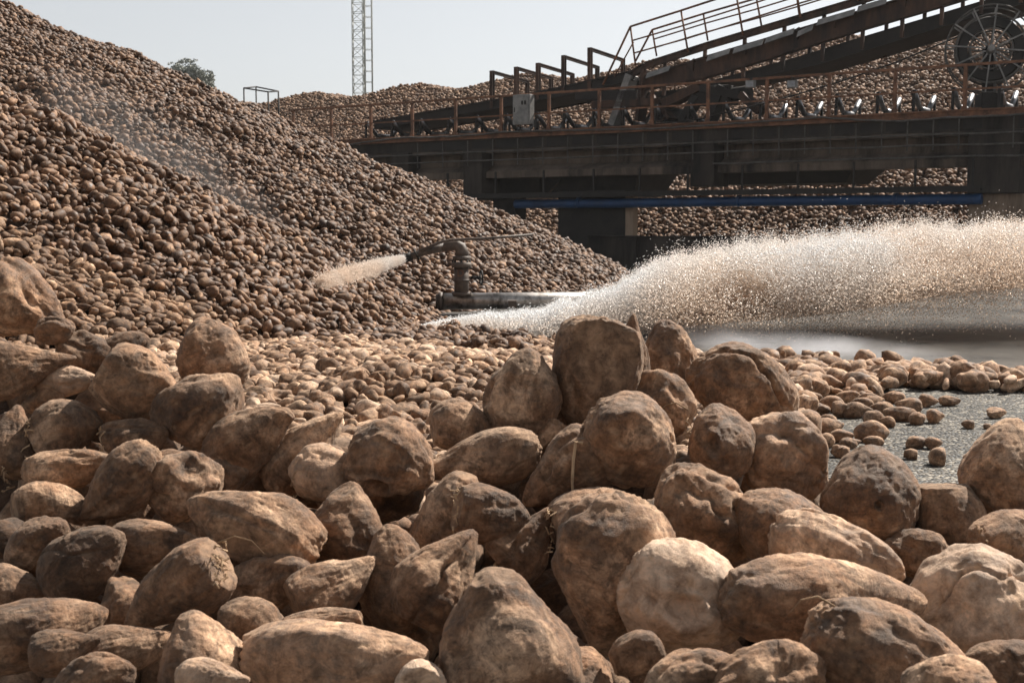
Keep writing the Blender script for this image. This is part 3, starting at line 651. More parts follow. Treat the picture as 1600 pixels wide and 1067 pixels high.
# cable reel
reel = empty('cable_reel', bp(1545, 180, .55), 'large spoked cable reel standing on the bridge deck near the right edge', 'reel')
rc = bp(1549, 76, .55); rax = np.array([-.28, -.93, .0]); rax /= np.linalg.norm(rax)
u = np.cross(rax, [0, 0, 1.0]); u /= np.linalg.norm(u); v = np.cross(u, rax)
for k, o in enumerate((0, .55)):
    c = rc - rax * o; R0 = 1.08
    m = MB(); m.ring(c, rax, R0, .022, 48); m.ring(c, rax, .84, .03, 40); m.ring(c, rax, .50, .025, 40); m.build('rim', M_CABLE, reel)
    for i in range(12):
        a = 2 * math.pi * i / 12 + .1; d = u * math.cos(a) + v * math.sin(a); m = MB(); m.beam(c + d * .14, c + d * R0, .035, .06, rax); m.build('spoke', M_GREY, reel)
m = MB(); n_ = 40; pts = [rc - rax * .04, rc - rax * .51]; m.tube(pts, .76, 40, False); m.tube(pts, .56, 40, False); 
for p_ in (rc - rax * .03, rc - rax * .52):
    b_ = len(m.v)
    for i in range(40):
        a_ = 2 * math.pi * i / 40; d_ = u * math.cos(a_) + v * math.sin(a_); m.v.append(tuple(p_ + d_ * .56)); m.v.append(tuple(p_ + d_ * .76))
    for i in range(40):
        j_ = (i + 1) % 40; m.f.append((b_ + 2 * i, b_ + 2 * i + 1, b_ + 2 * j_ + 1, b_ + 2 * j_)); m.sm.append(False)
m.build('drum', M_STEELD, reel)
m = MB(); m.tube([rc + rax * .1, rc - rax * .6], .09, 20); m.tube([rc + rax * .16, rc + rax * .1], .07, 16); m.build('hub', M_GREY, reel)
m = MB(); m.ring(rc - rax * .25, rax, .75, .06, 40, 8); m.ring(rc - rax * .12, rax, .75, .06, 40, 8); m.ring(rc - rax * .39, rax, .75, .06, 40, 8); m.build('cable', M_STEELD, reel)
base = bp(1545, 170, .8)
m = MB(); m.beam(rc - rax * .75 + [0, 0, .1], [base[0], base[1], ZD + .5], .28, .30, BN); m.box([base[0], base[1], ZD + .38], (.55, .5, .5)); m.tube([rc, rc - rax * .8], .08, 12); m.build('stand', M_STEELD, reel, .02)
for k in (-1, 1): m = MB(); m.box([base[0] + k * .42, base[1] - .1, ZD + .17], (.32, .3, .22)); m.build('foot', M_RUST, reel, .02)

# retaining wall of the pool
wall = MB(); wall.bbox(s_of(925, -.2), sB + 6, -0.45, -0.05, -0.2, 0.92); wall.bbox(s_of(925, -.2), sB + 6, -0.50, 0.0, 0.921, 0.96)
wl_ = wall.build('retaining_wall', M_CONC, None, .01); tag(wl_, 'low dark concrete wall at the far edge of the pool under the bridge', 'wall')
m = MB(); m.bbox(s_of(978, -.5), s_of(996, -.5), -0.56, -0.505, -.1, 0.9); m.build('pilaster', M_CONC, wl_)

# ------------------------------------------------------------------ lattice mast, ladder mast, tree, guard frame
mast = empty('lattice_mast', at(563, 350, 92) * [1, 1, 0], 'tall slim lattice mast against the pale sky, left one of the pair', 'mast')
def lattice(root, cx, cy, wd, H0, H1, step, mm, r=.035, ladder=False):
    co = [(cx - wd / 2, cy - wd / 2), (cx + wd / 2, cy - wd / 2), (cx + wd / 2, cy + wd / 2), (cx - wd / 2, cy + wd / 2)]
    for x, y in co:
        m = MB(); m.tube([[x, y, H0], [x, y, H1]], r, 6); m.build('leg', mm, root)
    m = MB(); z = H0; i = 0
    while z < H1 - step:
        for k in range(4):
            a, b = co[k], co[(k + 1) % 4]
            m.tube([[*a, z], [*b, z]], r * .55, 4)
            if not ladder: m.tube([[*(a if i % 2 else b), z], [*(b if i % 2 else a), z + step]], r * .55, 4)
        z += step; i += 1
    m.build('rungs' if ladder else 'bracing', mm, root)
pm_ = at(562.5, 350, 92); lattice(mast, pm_[0], pm_[1], .74, 0, 24, .62, M_MAST, .032)
mast2 = empty('ladder_mast', at(578, 350, 92) * [1, 1, 0], 'slim ladder cage mast beside the lattice mast, right one of the pair', 'mast')
pm_ = at(578.5, 350, 91.6); lattice(mast2, pm_[0], pm_[1], .50, 0, 23.5, .75, M_MAST, .034, True)

def tree(px, py, Y, rw, rh, seed, label):
    c = at(px, py, Y); e = empty('tree', [c[0], c[1], 0], label, 'tree'); rg = np.random.RandomState(seed)
    m = MB(); m.tube([[c[0], c[1], 0], [c[0] + .1, c[1], c[2] * .5], [c[0] - .05, c[1], c[2]]], [.32, .24, .12], 8)
    for k in range(9):
        a = rg.uniform(0, 6.3); h = rg.uniform(.55, .85) * c[2]; m.tube([[c[0], c[1], h], [c[0] + math.cos(a) * rw * .6, c[1] + math.sin(a) * rw * .6, h + rh * rg.uniform(.5, 1.1)]], [.12, .03], 5)
    m.build('trunk', M_BARK, e)
    n = 26000; d = rg.normal(size=(n, 3)); d /= np.linalg.norm(d, axis=1, keepdims=True); rad = rg.uniform(.35, 1, n) ** .5
    lump = 1 + .15 * noise(d * 2.1 + seed, 3) + .10 * noise(d * 5, 4); P = d * (rad * lump)[:, None] * np.array([rw, rw, rh])
    P = P[noise(P * 1.1, 8) > -.5]; n = len(P); a = rg.normal(size=(n, 3)); b = rg.normal(size=(n, 3)); a /= np.linalg.norm(a, axis=1, keepdims=True) / .055; b /= np.linalg.norm(b, axis=1, keepdims=True) / .05
    V = np.stack([P - a, P + b, P + a, P - b], 1).reshape(-1, 3) + [0, 0, c[2] - 0]
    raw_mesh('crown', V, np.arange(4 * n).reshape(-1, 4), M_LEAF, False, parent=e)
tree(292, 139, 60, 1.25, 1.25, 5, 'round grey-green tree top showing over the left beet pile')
gf = empty('guard_frame', at(408, 165, 33) * [1, 1, 0] + [0, 0, 3.8], 'small black metal frame sticking up behind the crest of the left beet pile', 'frame')
a, b, c, d = at(381, 138, 33.5), at(400, 136, 34.5), at(435, 143, 33.5), at(419, 144, 32.8)
m = MB()
for p, q in ((a, b), (b, c), (c, d), (d, a)): m.tube([p, q], .02, 6)
m.build('top_ring', M_STEELD, gf)
for p in (c, d): m = MB(); m.tube([p, p * [1, 1, 0] + [0, 0, 3.2]], .022, 6); m.build('post', M_STEELD, gf)
for p in (a, b): m = MB(); m.tube([p, p * [1, 1, 0] + [0, 0, 3.2]], .02, 6); m.build('post', M_STEELD, gf)

# ------------------------------------------------------------------ great beet heaps (uncountable)
def blend_all(X, Y): return H_all(X, Y)
LV = []
def big_heap():
    sets = [(-14, 2.5, 17.5, 31.5, .096, 1, 'far'), (-9.5, 0.2, 12.2, 17.5, .086, 2, 'mid')]
    out = []
    for (x0, x1, y0, y1, sp, lvl, _) in sets:
        for layer in range(2):
            P, n, ax, rg = scatter(H_all, x0, x1, y0, y1, sp * (1 if layer else 1.25), 40 + lvl + layer * 7, zmin=-0.1)
            out.append((lvl, P, n, ax, rg, layer, sp))
    return out
core = core_mesh(np.linspace(-16, 4, 190), np.linspace(12.0, 33, 190), H_all, 0.10)
groups = {1: [], 2: []}
for lvl, P, n, ax, rg, layer, sp in big_heap():
    size = (.09 + .13 * rg.rand(len(P)) ** 1.3) * (.95 if lvl == 1 else .88)
    pos = P + n * (rg.uniform(-.06, .06, len(P)) + .03 * layer)[:, None]
    groups[lvl].append((pos, size, ax, rg.uniform(0, 6.3, len(P)), rg.uniform(-.85, .4, len(P))))
for lvl in (1, 2):
    pos, size, ax, roll, tone = [np.concatenate([g[i] for g in groups[lvl]]) for i in range(5)]
    o = beets_merged('beet_pile', pos, size, ax, roll, tone, lvl, M_BEETF, seed=lvl, extra=core if lvl == 1 else None)
    tag(o, 'tall brown pile of sugar beets filling the left background, sloping down to the right' if lvl == 1 else 'nearer lower slope of piled sugar beets at the left, in front of the tall pile', 'beet pile', kind='stuff')
    print('beets lvl', lvl, len(pos))
# pile beyond the bridge
P, n, ax, rg = scatter(H_back, -16, 42, 33, 78, .155, 77, zmin=0.55, margin=.6)
size = rg.uniform(.16, .275, len(P)); pos = P + n * rg.uniform(-.04, .07, len(P))[:, None]
core = core_mesh(np.linspace(-22, 48, 200), np.linspace(33, 84, 160), lambda X, Y: np.where(H_back(X, Y) > .3, H_back(X, Y), -1), 0.16)
tag(beets_merged('beet_pile', pos, size, ax, rg.uniform(0, 6.3, len(P)), rg.uniform(-.6, .7, len(P)), 1, M_BEETB, seed=5, extra=core), 'long pale sunlit pile of sugar beets beyond the conveyor bridge', 'beet pile', kind='stuff')
print('back', len(P))

# ------------------------------------------------------------------ beets as individuals
def single(name, pos, ax, roll, L, W, kind, seed, tone, lvl, label, group, cuts=(), dims=(), grooves=None, material=None, D=None):
    P, T, sc, off = beet_points(lvl, L, W, kind, seed, cuts, dims, grooves, True, D)
    Rm = rot_mats(np.array([ax], float), np.array([roll]))[0]
    V = P @ Rm.T
    o = raw_mesh(name, V, T, material or M_BEET, attrs={'tone': np.full(len(P), tone), 'lco': P + off, 'scar': sc})
    o.location = Vector(pos); return tag(o, label, 'sugar beet', group)

# hand-placed beets of the near heap: cx, cy, length, width (px of the 1600 px photo), direction of the root tip (deg), shape, tone, depth shift, label, extras
G = 'large sugar beets of the near heap'
HERO = [
(36,478,150,118,-28,'pear',.25,.00,'big pale smooth beet topmost at the left edge of the near heap',{}),
(84,516,60,50,10,'lump',.15,-.06,'small knobbly beet nub against the big pale beet at the left edge',{}),
(32,572,165,92,10,'point',-.05,-.10,'long beet pointing right under the big pale beet at the left edge',{}),
(136,548,100,66,-10,'lump',-.75,.04,'blackish wedge-shaped beet behind the long pointed one at the left',{}),
(188,552,100,64,25,'round',-.3,.08,'dull brown round beet behind the pitted beet, left of it',{}),
(100,594,112,46,2,'long',.75,-.03,'narrow pale beet lying flat left of the pitted round beet',{}),
(213,602,138,112,-25,'round',.25,-.10,'large round beet with two rows of pits, in the upper left of the near heap',{'dims':[(-.1,.5,.75,.05,.10),(-.2,.58,.7,.04,.10),(.25,.72,.45,.06,.09),(.05,.8,.4,.05,.09),(-.3,.5,.75,.04,.08),(.4,.68,.4,.04,.08)]}),
(329,552,118,108,110,'round',.1,.02,'upright roundish beet with one dark hole on the crest, above a tilted one',{'dims':[(.1,.75,.55,.06,.2)]}),
(316,637,142,114,28,'round',.0,-.06,'big lumpy beet with a pale cut end, below the upright one on the crest',{'cuts':[(.9,.2,.5,.72)]}),
(101,673,108,90,15,'round',-.45,-.03,'dark round beet with fine wrinkles, below the narrow pale one at the left',{}),
(211,684,112,62,4,'long',-.35,-.02,'oval brown beet under the large pitted round beet',{}),
(396,682,172,108,36,'pear',-.1,-.02,'pear-shaped beet with a dark torn crown pointing up right',{'cuts':[(1,.1,.1,.80)]}),
(474,702,165,92,48,'pear',.15,.06,'smooth tan pear-shaped beet leaning up behind the dark-crowned one',{}),
(503,737,98,88,20,'round',.68,.02,'pale round beet beside the leaning tan pear-shaped one',{}),
(22,688,118,74,88,'pear',-.1,-.02,'beet standing upright at the left edge beside the dark wrinkled one',{}),
(72,628,70,42,5,'lump',.1,.02,'small shaggy lump of beet above the dark wrinkled round beet',{}),
(108,731,142,66,4,'long',.2,-.05,'flat pale beet with a brown streak along its top, left part of the heap',{}),
(74,788,114,70,2,'long',.1,-.05,'bluntly oval tan beet under the flat streaked one, left part of the heap',{}),
(182,764,172,98,222,'pear',.05,-.08,'pear-shaped beet with its tip down left and a crumbly crown up right',{'grooves':[(1.2,.3,.10,.25)]}),
(286,757,122,118,-15,'lump',.0,-.06,'knobbly rounded beet with a ledge across it, above the long flat-topped one',{'dims':[(.2,.6,.6,.3,.10)]}),
(350,742,70,62,0,'lump',-.2,.04,'small brown beet end peeping behind the knobbly rounded beet',{}),
(399,822,216,122,158,'long',.15,-.10,'long flat-faced beet with a pale ridge, its point to the upper left',{'grooves':[(1.7,.25,.20,.16)],'cuts':[(.0,.35,.95,.66)]}),
(541,823,126,122,90,'round',-.05,.00,'round beet with a wrinkled sunken crown below the hollowed one',{'dims':[(.9,.2,.3,.35,.08)]}),
(62,852,118,92,48,'round',-.1,-.05,'plain brown rounded beet near the left edge above the blue-black one',{}),
(128,878,156,112,38,'round',-.7,-.09,'thick blue-black stained beet with a crack, near the left edge',{'grooves':[(.9,1.5,.10,.08)]}),
(247,856,172,96,4,'pear',.0,-.07,'long oval beet with its blunt end left, under the pear with the crumbly crown',{}),
(277,922,200,112,213,'pear',.05,-.13,'pear-shaped beet with a fibrous torn crown and root hairs on its right end',{'cuts':[(-1,.0,.15,.80)],'hair':1}),
(196,946,84,92,100,'lump',.1,-.04,'small tan beet with a shaggy end left of the hairy-crowned pear-shaped one',{}),
(4,840,64,100,95,'round',-.6,-.02,'dark beet cut by the left edge of the photo at mid height of the heap',{}),
(12,925,130,86,0,'round',-.6,-.02,'very dark beet in deep shade at the left edge, below the other dark one',{}),
(58,988,200,112,12,'long',.1,-.10,'large flat beet at the left edge near the bottom, partly sunlit',{}),
(102,1014,118,74,12,'pear',-.2,-.17,'small brown pear-shaped beet lying before the large flat one, bottom left',{}),
(192,1018,160,82,16,'long',.0,-.07,'long rough-skinned beet in shade between the bottom left beets',{}),
(150,1066,128,92,25,'round',.15,-.20,'rounded tan beet with a ragged crown at the bottom left edge of the photo',{}),
(312,1034,152,142,95,'round',.25,-.15,'big smooth domed beet at the bottom, right of the rough-skinned long one',{}),
(338,1072,120,88,8,'pear',.75,-.25,'whitish smooth beet cut by the bottom edge before the big domed one',{}),
(394,976,104,84,150,'round',-.15,-.06,'small round beet with a knot on its lower side, under the cracked dull one',{'dims':[(-.3,.8,-.3,.3,.12)]}),
(428,908,150,82,6,'lump',-.15,.00,'dull brown beet with creases across it, right of the hairy crown',{}),
(372,888,90,60,10,'long',-.3,.06,'half-hidden shaded beet behind the hairy-crowned one',{}),
(520,916,156,96,32,'pear',.1,-.04,'beet with a sunlit hairy fold along it, left of the two-lobed beet',{}),
(508,976,148,52,10,'stub',.1,-.12,'slim root piece with a dark sliced end, left of the two-lobed beet',{'cuts':[(1,0,0,.85)]}),
(522,1030,292,134,4,'long',.62,-.18,'very long pale smooth beet lying flat at the bottom, half in shade',{}),
(790,1006,262,232,98,'pear',.05,-.22,'largest beet at the bottom centre, tapering up to a broken sunlit tip',{'cuts':[(1,.0,.2,.78),(.35,.9,.3,.78)]}),
(617,903,170,112,95,'round',.0,.00,'left lobe of the two-lobed beet, dull brown with a fuzzy rim',{}),
(690,900,182,134,58,'pear',.0,-.06,'right lobe of the two-lobed beet, with a deep crease and a blue-grey tip',{'grooves':[(1.5,.3,.22,.13)]}),
(702,802,150,92,62,'stub',.05,.02,'beet with a flaking sunlit broken top, behind the smooth grey round one',{'cuts':[(1,.3,.2,.75)]}),
(766,806,124,98,-12,'round',-.15,-.04,'smooth greyish rounded beet with a ragged left end, centre of the heap',{}),
(815,848,128,98,48,'pear',-.25,.02,'shaded brown beet wedged below the leaning one, centre of the heap',{}),
(738,722,208,88,190,'point',-.05,.02,'long beet whose thin tip points left to the hollowed beet',{}),
(612,720,146,128,-20,'round',.0,-.02,'rounded beet with a black rotten hollow in its left side',{'dims':[(.0,-.72,.7,.24,.45)]}),
(524,745,98,62,85,'round',.1,.05,'slim pale beet half-hidden left of the hollowed beet',{}),
(818,621,146,118,88,'round',-.1,.00,'tall rounded dark-streaked beet left of the topmost one',{'dims':[(.15,.8,.3,.25,.12)]}),
(722,664,106,78,-5,'round',.1,.06,'tan beet on the crest left of the dark-streaked tall one',{}),
(928,586,184,142,262,'stub',-.35,-.02,'topmost beet of the heap, big with a rough sliced grey face towards us',{'cuts':[(-.15,.1,1.0,.62)]}),
(990,552,124,50,93,'pear',-.3,.02,'horn-like spur at the right shoulder of the topmost beet',{}),
(1042,556,118,86,95,'round',-.1,.14,'rough beet behind the topmost one, to its right',{'cuts':[(.3,.6,.6,.7)]}),
(1036,636,104,86,-40,'lump',.15,.05,'beet end with frayed straw-coloured fibres right of the topmost beet',{'hair':2}),
(868,646,66,58,40,'round',.1,.10,'small beet tucked under the left of the topmost beet, upper one of two',{}),
(862,678,60,56,0,'round',.3,.07,'small pale beet tucked under the left of the topmost beet, lower one of two',{}),
(886,735,166,112,215,'pear',-.15,.00,'leaning brown beet under the topmost one with a dry stalk hanging over it',{'hair':3}),
(990,688,162,148,-30,'round',.25,-.08,'big round beet with a torn leafy crown scar facing us, under the topmost one',{'dims':[(-.1,.1,1,.30,.09),(.6,.5,.6,.10,.12)]}),
(930,812,170,100,10,'round',.2,-.02,'smooth pale-topped beet behind the huge creased one, centre right',{}),
(955,898,246,200,262,'pear',.1,-.12,'huge beet with a broken creased top and dark hollow patch, centre right',{'cuts':[(-.3,.4,.85,.70)],'dims':[(-.1,.1,1,.32,.10)]}),
(1090,800,166,148,120,'lump',.0,-.04,'big lumpy beet between the torn-crowned and the dimpled ones',{}),
(1128,692,120,108,100,'round',.2,-.04,'small round beet with a navel-like dimple, on the right crest',{'dims':[(.15,.35,.9,.20,.22)]}),
(1222,706,148,140,-20,'lump',.6,.02,'pale wrinkled beet with a fold, right of the dimpled one',{'grooves':[(1.4,.3,.12,.12),(2.4,.1,.08,.10)]}),
(1166,606,176,120,-22,'round',-.05,.10,'dome-shaped beet with a deep diagonal crack on the right crest',{'grooves':[(1.0,.9,.22,.08)]}),
(1216,828,160,136,150,'round',.05,-.05,'rounded beet with a rough pitted crown, behind the mottled grey one',{}),
(1306,862,204,118,-18,'round',.66,-.10,'grey mottled beet with net-like scars on its top',{}),
(1362,777,164,150,95,'round',-.2,-.02,'brown globe-shaped beet with one small dark hole in its middle',{'dims':[(.05,.1,1,.07,.22)]}),
(1478,802,136,118,92,'stub',-.3,.02,'boxy dark beet sliced flat on top, between two globes at the right',{'cuts':[(1,0,0,.70),(0,1,0,.86)]}),
(1576,736,150,140,92,'round',.1,-.04,'smooth round beet at the right edge, highest one there',{}),
(1578,838,140,94,15,'round',.0,-.08,'flattened beet at the right edge under the smooth round one',{}),
(1444,876,124,76,-15,'lump',-.1,.04,'small shaded beet low in the gap behind the grey cracked one',{}),
(1068,936,206,168,-28,'round',.92,-.14,'whitish beet with a dark hollow in its side, lower right of centre',{'dims':[(.0,-.05,1,.26,.30)]}),
(1288,944,318,150,-4,'long',.1,-.18,'very long plump tan beet lying level in the lower right',{}),
(1536,936,210,158,20,'lump',.85,-.12,'grey pale lumpy beet split by a long black crack at the right edge',{'grooves':[(.9,.2,.2,.06)]}),
(1400,1030,278,164,-22,'round',.15,-.24,'large beet with a scarred left crown lying at the bottom right',{'hair':4,'dims':[(-.75,.3,.6,.28,.08)]}),
(1478,1080,150,110,20,'round',.35,-.34,'pale beet top cut by the bottom edge, right of centre',{}),
(1204,1066,170,110,12,'lump',.15,-.24,'rough dark-flecked beet at the bottom under the very long plump one',{}),
(1090,1062,160,92,14,'long',.3,-.22,'sunlit beet at the bottom edge under the whitish one',{}),
(992,1022,92,70,200,'stub',-.1,-.16,'thick root stub with its cut round end facing us, beside the largest beet',{'cuts':[(1,0,.2,.8)]}),
(1572,1046,140,104,30,'round',-.6,-.10,'dark shaded beet in the bottom right corner',{}),
(657,1062,66,80,95,'stub',.95,-.20,'white peeled beet chip at the bottom left of the largest beet',{'cuts':[(0,0,1,.5)]}),
(905,1058,90,120,80,'round',.2,-.08,'beet side lit at the bottom right of the largest beet',{}),
]
rh = random.Random(12)
hero_pos = []
def cam_dir(a, tilt):
    a = R(a); return (math.cos(a) * RT + math.sin(a) * UP) * math.cos(tilt) - FW * math.sin(tilt)
fib_items = []
for i, (cx, cy, Lp, Wp, a, kd, tone, dd, label, ex) in enumerate(HERO):
    D = fg_depth(cy) + dd * 0.9
    c = CAM + ray(cx, cy) * D; L = Lp * D / F; W = Wp * D / F
    tilt = rh.uniform(-.35, .35)
    if 'cuts' in ex or 'dims' in ex or 'grooves' in ex: tilt = 0.0
    ax = cam_dir(a, tilt); Lr = min(L / max(math.cos(tilt), .5), L * 1.2)
    # roll so that the local +z faces the camera (features are given in that frame)
    Rm = rot_mats(np.array([ax]), np.array([0.0]))[0]; u, v = Rm[:, 1], Rm[:, 2]; roll = math.atan2(-(-FW) @ u, (-FW) @ v)
    lvl = 6 if max(Lp, Wp) > 105 else 5
    ex = dict(ex)
    if 'cuts' not in ex and kd in ('round', 'pear', 'long') and rh.random() < .5:      # topped crown, sliced off at the factory gate
        ex['cuts'] = [(-1, rh.uniform(-.35, .35), rh.uniform(-.1, .6), rh.uniform(.74, .86))]
        if 'hair' not in ex and rh.random() < .45: ex['hair'] = 5 + i
    o = single('sugar_beet', c, ax, roll, Lr * 1.0, W * 1.01, kd, 1000 + i, tone, lvl, label, G, ex.get('cuts', ()), ex.get('dims', ()), ex.get('grooves'))
    hero_pos.append((c, (Lr + W) / 4)); 
    if 'hair' in ex: fib_items.append((ex['hair'], o, c, ax, L, W))
# root hairs and dry stalks that belong to a beet
for kind, o, c, ax, L, W in fib_items:
    rg = random.Random(kind * 7); m = MB(); cr = -ax if kind in (1, 4) or kind > 4 else ax
    toward = -FW
    if kind == 3:
        p = np.array([.0, 0, 0]) + toward * W * .50 + UP * W * .28 + RT * .012
        m.tube([p + UP * .018 + RT * .012, p + UP * .02, p - UP * .01 - RT * .004, p - UP * .05 - RT * .006, p - UP * .098 - RT * .003], [.0028, .003, .003, .0026, .002], 6)
    else:
        for k in range(34 if kind == 1 else (20 if kind != 4 else 2)):
            s0 = cr * L * rg.uniform(.40, .47) + UP * rg.uniform(-.35, .35) * W + toward * rg.uniform(.0, .42) * W
            d = np.array([rg.gauss(0, 1), rg.gauss(0, .6), rg.gauss(-.3, 1)]); d = d / np.linalg.norm(d) * rg.uniform(.008, .03) + toward * .004
            if kind > 4 or (kind != 4 and k > 1): m.tube([s0 - d * .3, s0 + d * .15 + toward * .003, s0 + d * .4 - UP * .003], [.0016, .0011, .0004], 4)
            else:
                e = (RT * (.06 if kind == 1 else -.05) + UP * (.004 if kind == 1 else .01)); s0 = cr * L * .42 + toward * .3 * W + UP * W * .3
                m.tube([s0, s0 + e * .4 + UP * .008, s0 + e * .8, s0 + e * 1.1 - UP * .02], [.0016, .0014, .001, .0005], 5)
    me_o = m.v; me = bpy.data.meshes.new('root_hair'); me.from_pydata(m.v, [], m.f); me.materials.append(M_FIBRE)
    h = bpy.data.objects.new('root_hair', me); link(h, o)

# filling beets deeper in the near heap, seen through the gaps
HP = np.array([p for p, r in hero_pos]); HR = np.array([r for p, r in hero_pos])
rg = np.random.RandomState(8); cand = []
for py in range(470, 1130, 62):
    for px in range(-150, 1760, 78):
        x = px + rg.uniform(-30, 30); y = py + rg.uniform(-26, 26); cyr = np.interp(x, *CREST)
        if y < cyr + 38: continue
        D = fg_depth(y) + .20 + rg.uniform(-.01, .03); cand.append((CAM + ray(x, y) * D, x, y))
fill = cand
inside = [t for i_, t in enumerate(fill) if i_ % 3 and -60 < t[1] < 1660 and t[2] < 1105]
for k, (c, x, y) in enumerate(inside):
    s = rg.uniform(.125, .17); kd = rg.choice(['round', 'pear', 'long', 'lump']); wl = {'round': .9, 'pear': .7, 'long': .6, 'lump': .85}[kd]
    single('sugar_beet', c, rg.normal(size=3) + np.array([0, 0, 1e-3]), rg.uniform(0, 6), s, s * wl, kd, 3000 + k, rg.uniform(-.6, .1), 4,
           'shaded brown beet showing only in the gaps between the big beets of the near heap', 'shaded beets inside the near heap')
n_fill = len(inside); print('fillers', n_fill)
# the rest of the near heap: its far flank and core
Xf, Yf = np.meshgrid(np.arange(-2.6, 2.6, .115), np.arange(1.0, 4.6, .115)); Xf = Xf.ravel() + rg.uniform(-.05, .05, Xf.size); Yf = Yf.ravel() + rg.uniform(-.05, .05, Yf.size)
pxf = 800 + F * Xf / Yf; Ycf = fg_depth(np.interp(pxf, *CREST)); back = ((Yf > Ycf + .10) | (pxf < -60) | (pxf > 1660)) & (Yf > 1.3) & (H_front(Xf, Yf) > -.05) & (np.abs(Xf / Yf) < .62)
Xf, Yf = Xf[back], Yf[back]; pos = np.stack([Xf, Yf, H_front(Xf, Yf) - .035], 1)
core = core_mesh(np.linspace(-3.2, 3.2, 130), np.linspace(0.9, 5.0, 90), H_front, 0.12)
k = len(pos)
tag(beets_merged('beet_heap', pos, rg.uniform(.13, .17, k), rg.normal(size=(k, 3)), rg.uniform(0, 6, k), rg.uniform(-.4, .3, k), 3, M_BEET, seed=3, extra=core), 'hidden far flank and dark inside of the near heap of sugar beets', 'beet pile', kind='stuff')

# loose beets on the asphalt: cx, base y, width, height (px), label or None
LG = 'loose beets on the asphalt'
LOOSE = [
(1451,638,26,21,'round small beet left of the pointed one, alone on the bare asphalt'),(1484,636,30,17,'small beet with its point to the right, alone on the bare asphalt'),
(1462,663,23,23,'small upright round beet alone on the asphalt between the pair and the strip'),(1556,655,29,17,'small wedge-shaped beet alone on the asphalt near the right edge'),
(1512,671,17,15,'tiny square beet chunk on the asphalt'),(1544,671,13,9,'tiniest beet crumb, just above the round beet at the right edge'),
(1432,702,31,19,'oblong small beet lying left of a round one on the asphalt'),(1460,703,27,20,'round small beet right of an oblong one on the asphalt'),
(1463,729,29,28,'drum-shaped sliced beet piece standing on the asphalt'),(1422,719,26,16,'pale chip of beet lying beside the sliced drum-shaped piece'),
(1297,682,44,28,'long loose beet lying behind the pale wrinkled beet of the heap'),(1363,692,46,30,'large loose beet lying uppermost in the nearest clump on the asphalt'),
(1416,604,50,31,'biggest beet on the near side of the far strip, square-ended'),(1491,577,26,21,'round beet perched on top of the far strip near the water'),
(1315,694,30,22,None),(1330,702,34,19,None),(1364,698,29,16,None),(1264,650,25,22,None),(1313,654,26,24,None),(1297,646,36,25,None),(1341,655,42,25,None),
(1366,668,30,25,None),(1383,669,24,18,None),(1406,660,42,24,None),(1434,665,24,20,None),(1418,645,36,22,None),(1397,632,30,19,None),(1362,637,38,21,None),
(1490,610,36,22,None),(1369,600,42,26,None),(1446,602,36,27,None),(1523,608,38,22,None),(1582,610,32,25,None),(1520,590,32,20,None),(1306,600,30,22,None),(1330,600,26,22,None),
(1547,600,31,19,None),(1288,700,25,22,None),(1313,716,28,20,None),(1290,668,28,20,None),(1322,632,34,20,None),(1345,640,30,18,None),(1376,648,34,20,None),(1280,652,30,20,None),
(1560,588,30,18,None),(1465,596,34,20,None),(1400,594,34,20,None),(1596,600,28,20,None),(1540,582,28,16,None),(1340,612,30,18,None),(1368,618,28,17,None),(1346,626,30,17,None)]
for k, (cx, by, wd, ht, lb) in enumerate(LOOSE):
    g0 = on_ground(cx, by - ht * .12); D = (g0 - CAM) @ FW; s = wd * D / F; h = ht * D / F * 1.0
    kd = 'stub' if lb and ('drum' in lb or 'square' in lb) else ['pear', 'round', 'pear', 'lump', 'long'][k % 5]
    aim = rg.uniform(-28, 28) + (180 if rg.rand() < .5 else 0); ax = (math.cos(R(aim)), math.sin(R(aim)) * .8, 0.04)
    if lb and 'point to the right' in lb: ax = (1, .1, 0)
    if lb and 'left of the pointed' in lb: ax = (.9, -.3, -.1)
    cuts = [(1, 0, 0, .7), (-1, 0, 0, .75)] if lb and 'drum' in lb else ([tuple(rg.normal(size=3)) + (.7,)] if k % 3 == 0 else ())
    single('sugar_beet', (g0[0], g0[1], h * .43), ax, rg.uniform(0, 6), s * 1.18, h * 1.12, kd, 5000 + k, rg.uniform(-.15, .45), 4,
           lb or 'tan beet lying loose in the scattered clump or strip on the asphalt at the right', LG, cuts=cuts, material=M_BEET)

# carpet of beets between the heap and the water
sel = []
for layer, (sp, sd_) in enumerate(((.092, 61), (.102, 62))):
    P, n, ax, r2 = scatter(H_all, -9.5, 6.5, 3.2, 12.2, sp, sd_, zmin=0.0, margin=.12, hill=lambda X, Y: np.maximum(H_all(X, Y), np.where(Y < 4.4, H_front(X, Y), -1)))
    P2, n2, ax2, r3 = scatter(H_all, -1.4, 7.5, 12.2, 15.5, sp, sd_ + 5, zmin=0.0, margin=.2) if layer == 0 else (np.zeros((0, 3)),) * 3 + (None,)
    P = np.concatenate([P, P2]); n = np.concatenate([n, n2]); ax = np.concatenate([ax, ax2])
    if layer == 1:                                            # second layer only where it is thick
        kk = (P[:, 2] > .11) ; P, n, ax = P[kk], n[kk], ax[kk]; P = P + n * .035
    # leave the handmade scatter at the right to itself
    px, py, dep = project(P); kk = ~((px > 1262) & (py > 612)) & ~((px > 1400) & (py > 596)); P, n, ax = P[kk], n[kk], ax[kk]
    if layer == 0:
        px, py, dep = project(P); thin = (px > 1180) & (r2.rand(len(P)) < .12); P, n, ax = P[~thin], n[~thin], ax[~thin]
    sel.append((P, n, ax, np.full(len(P), layer)))
P, n, ax, lay = [np.concatenate([s[i] for s in sel]) for i in range(4)]
flat = rg.rand(len(P)) < .7; ax[flat, 2] *= .35
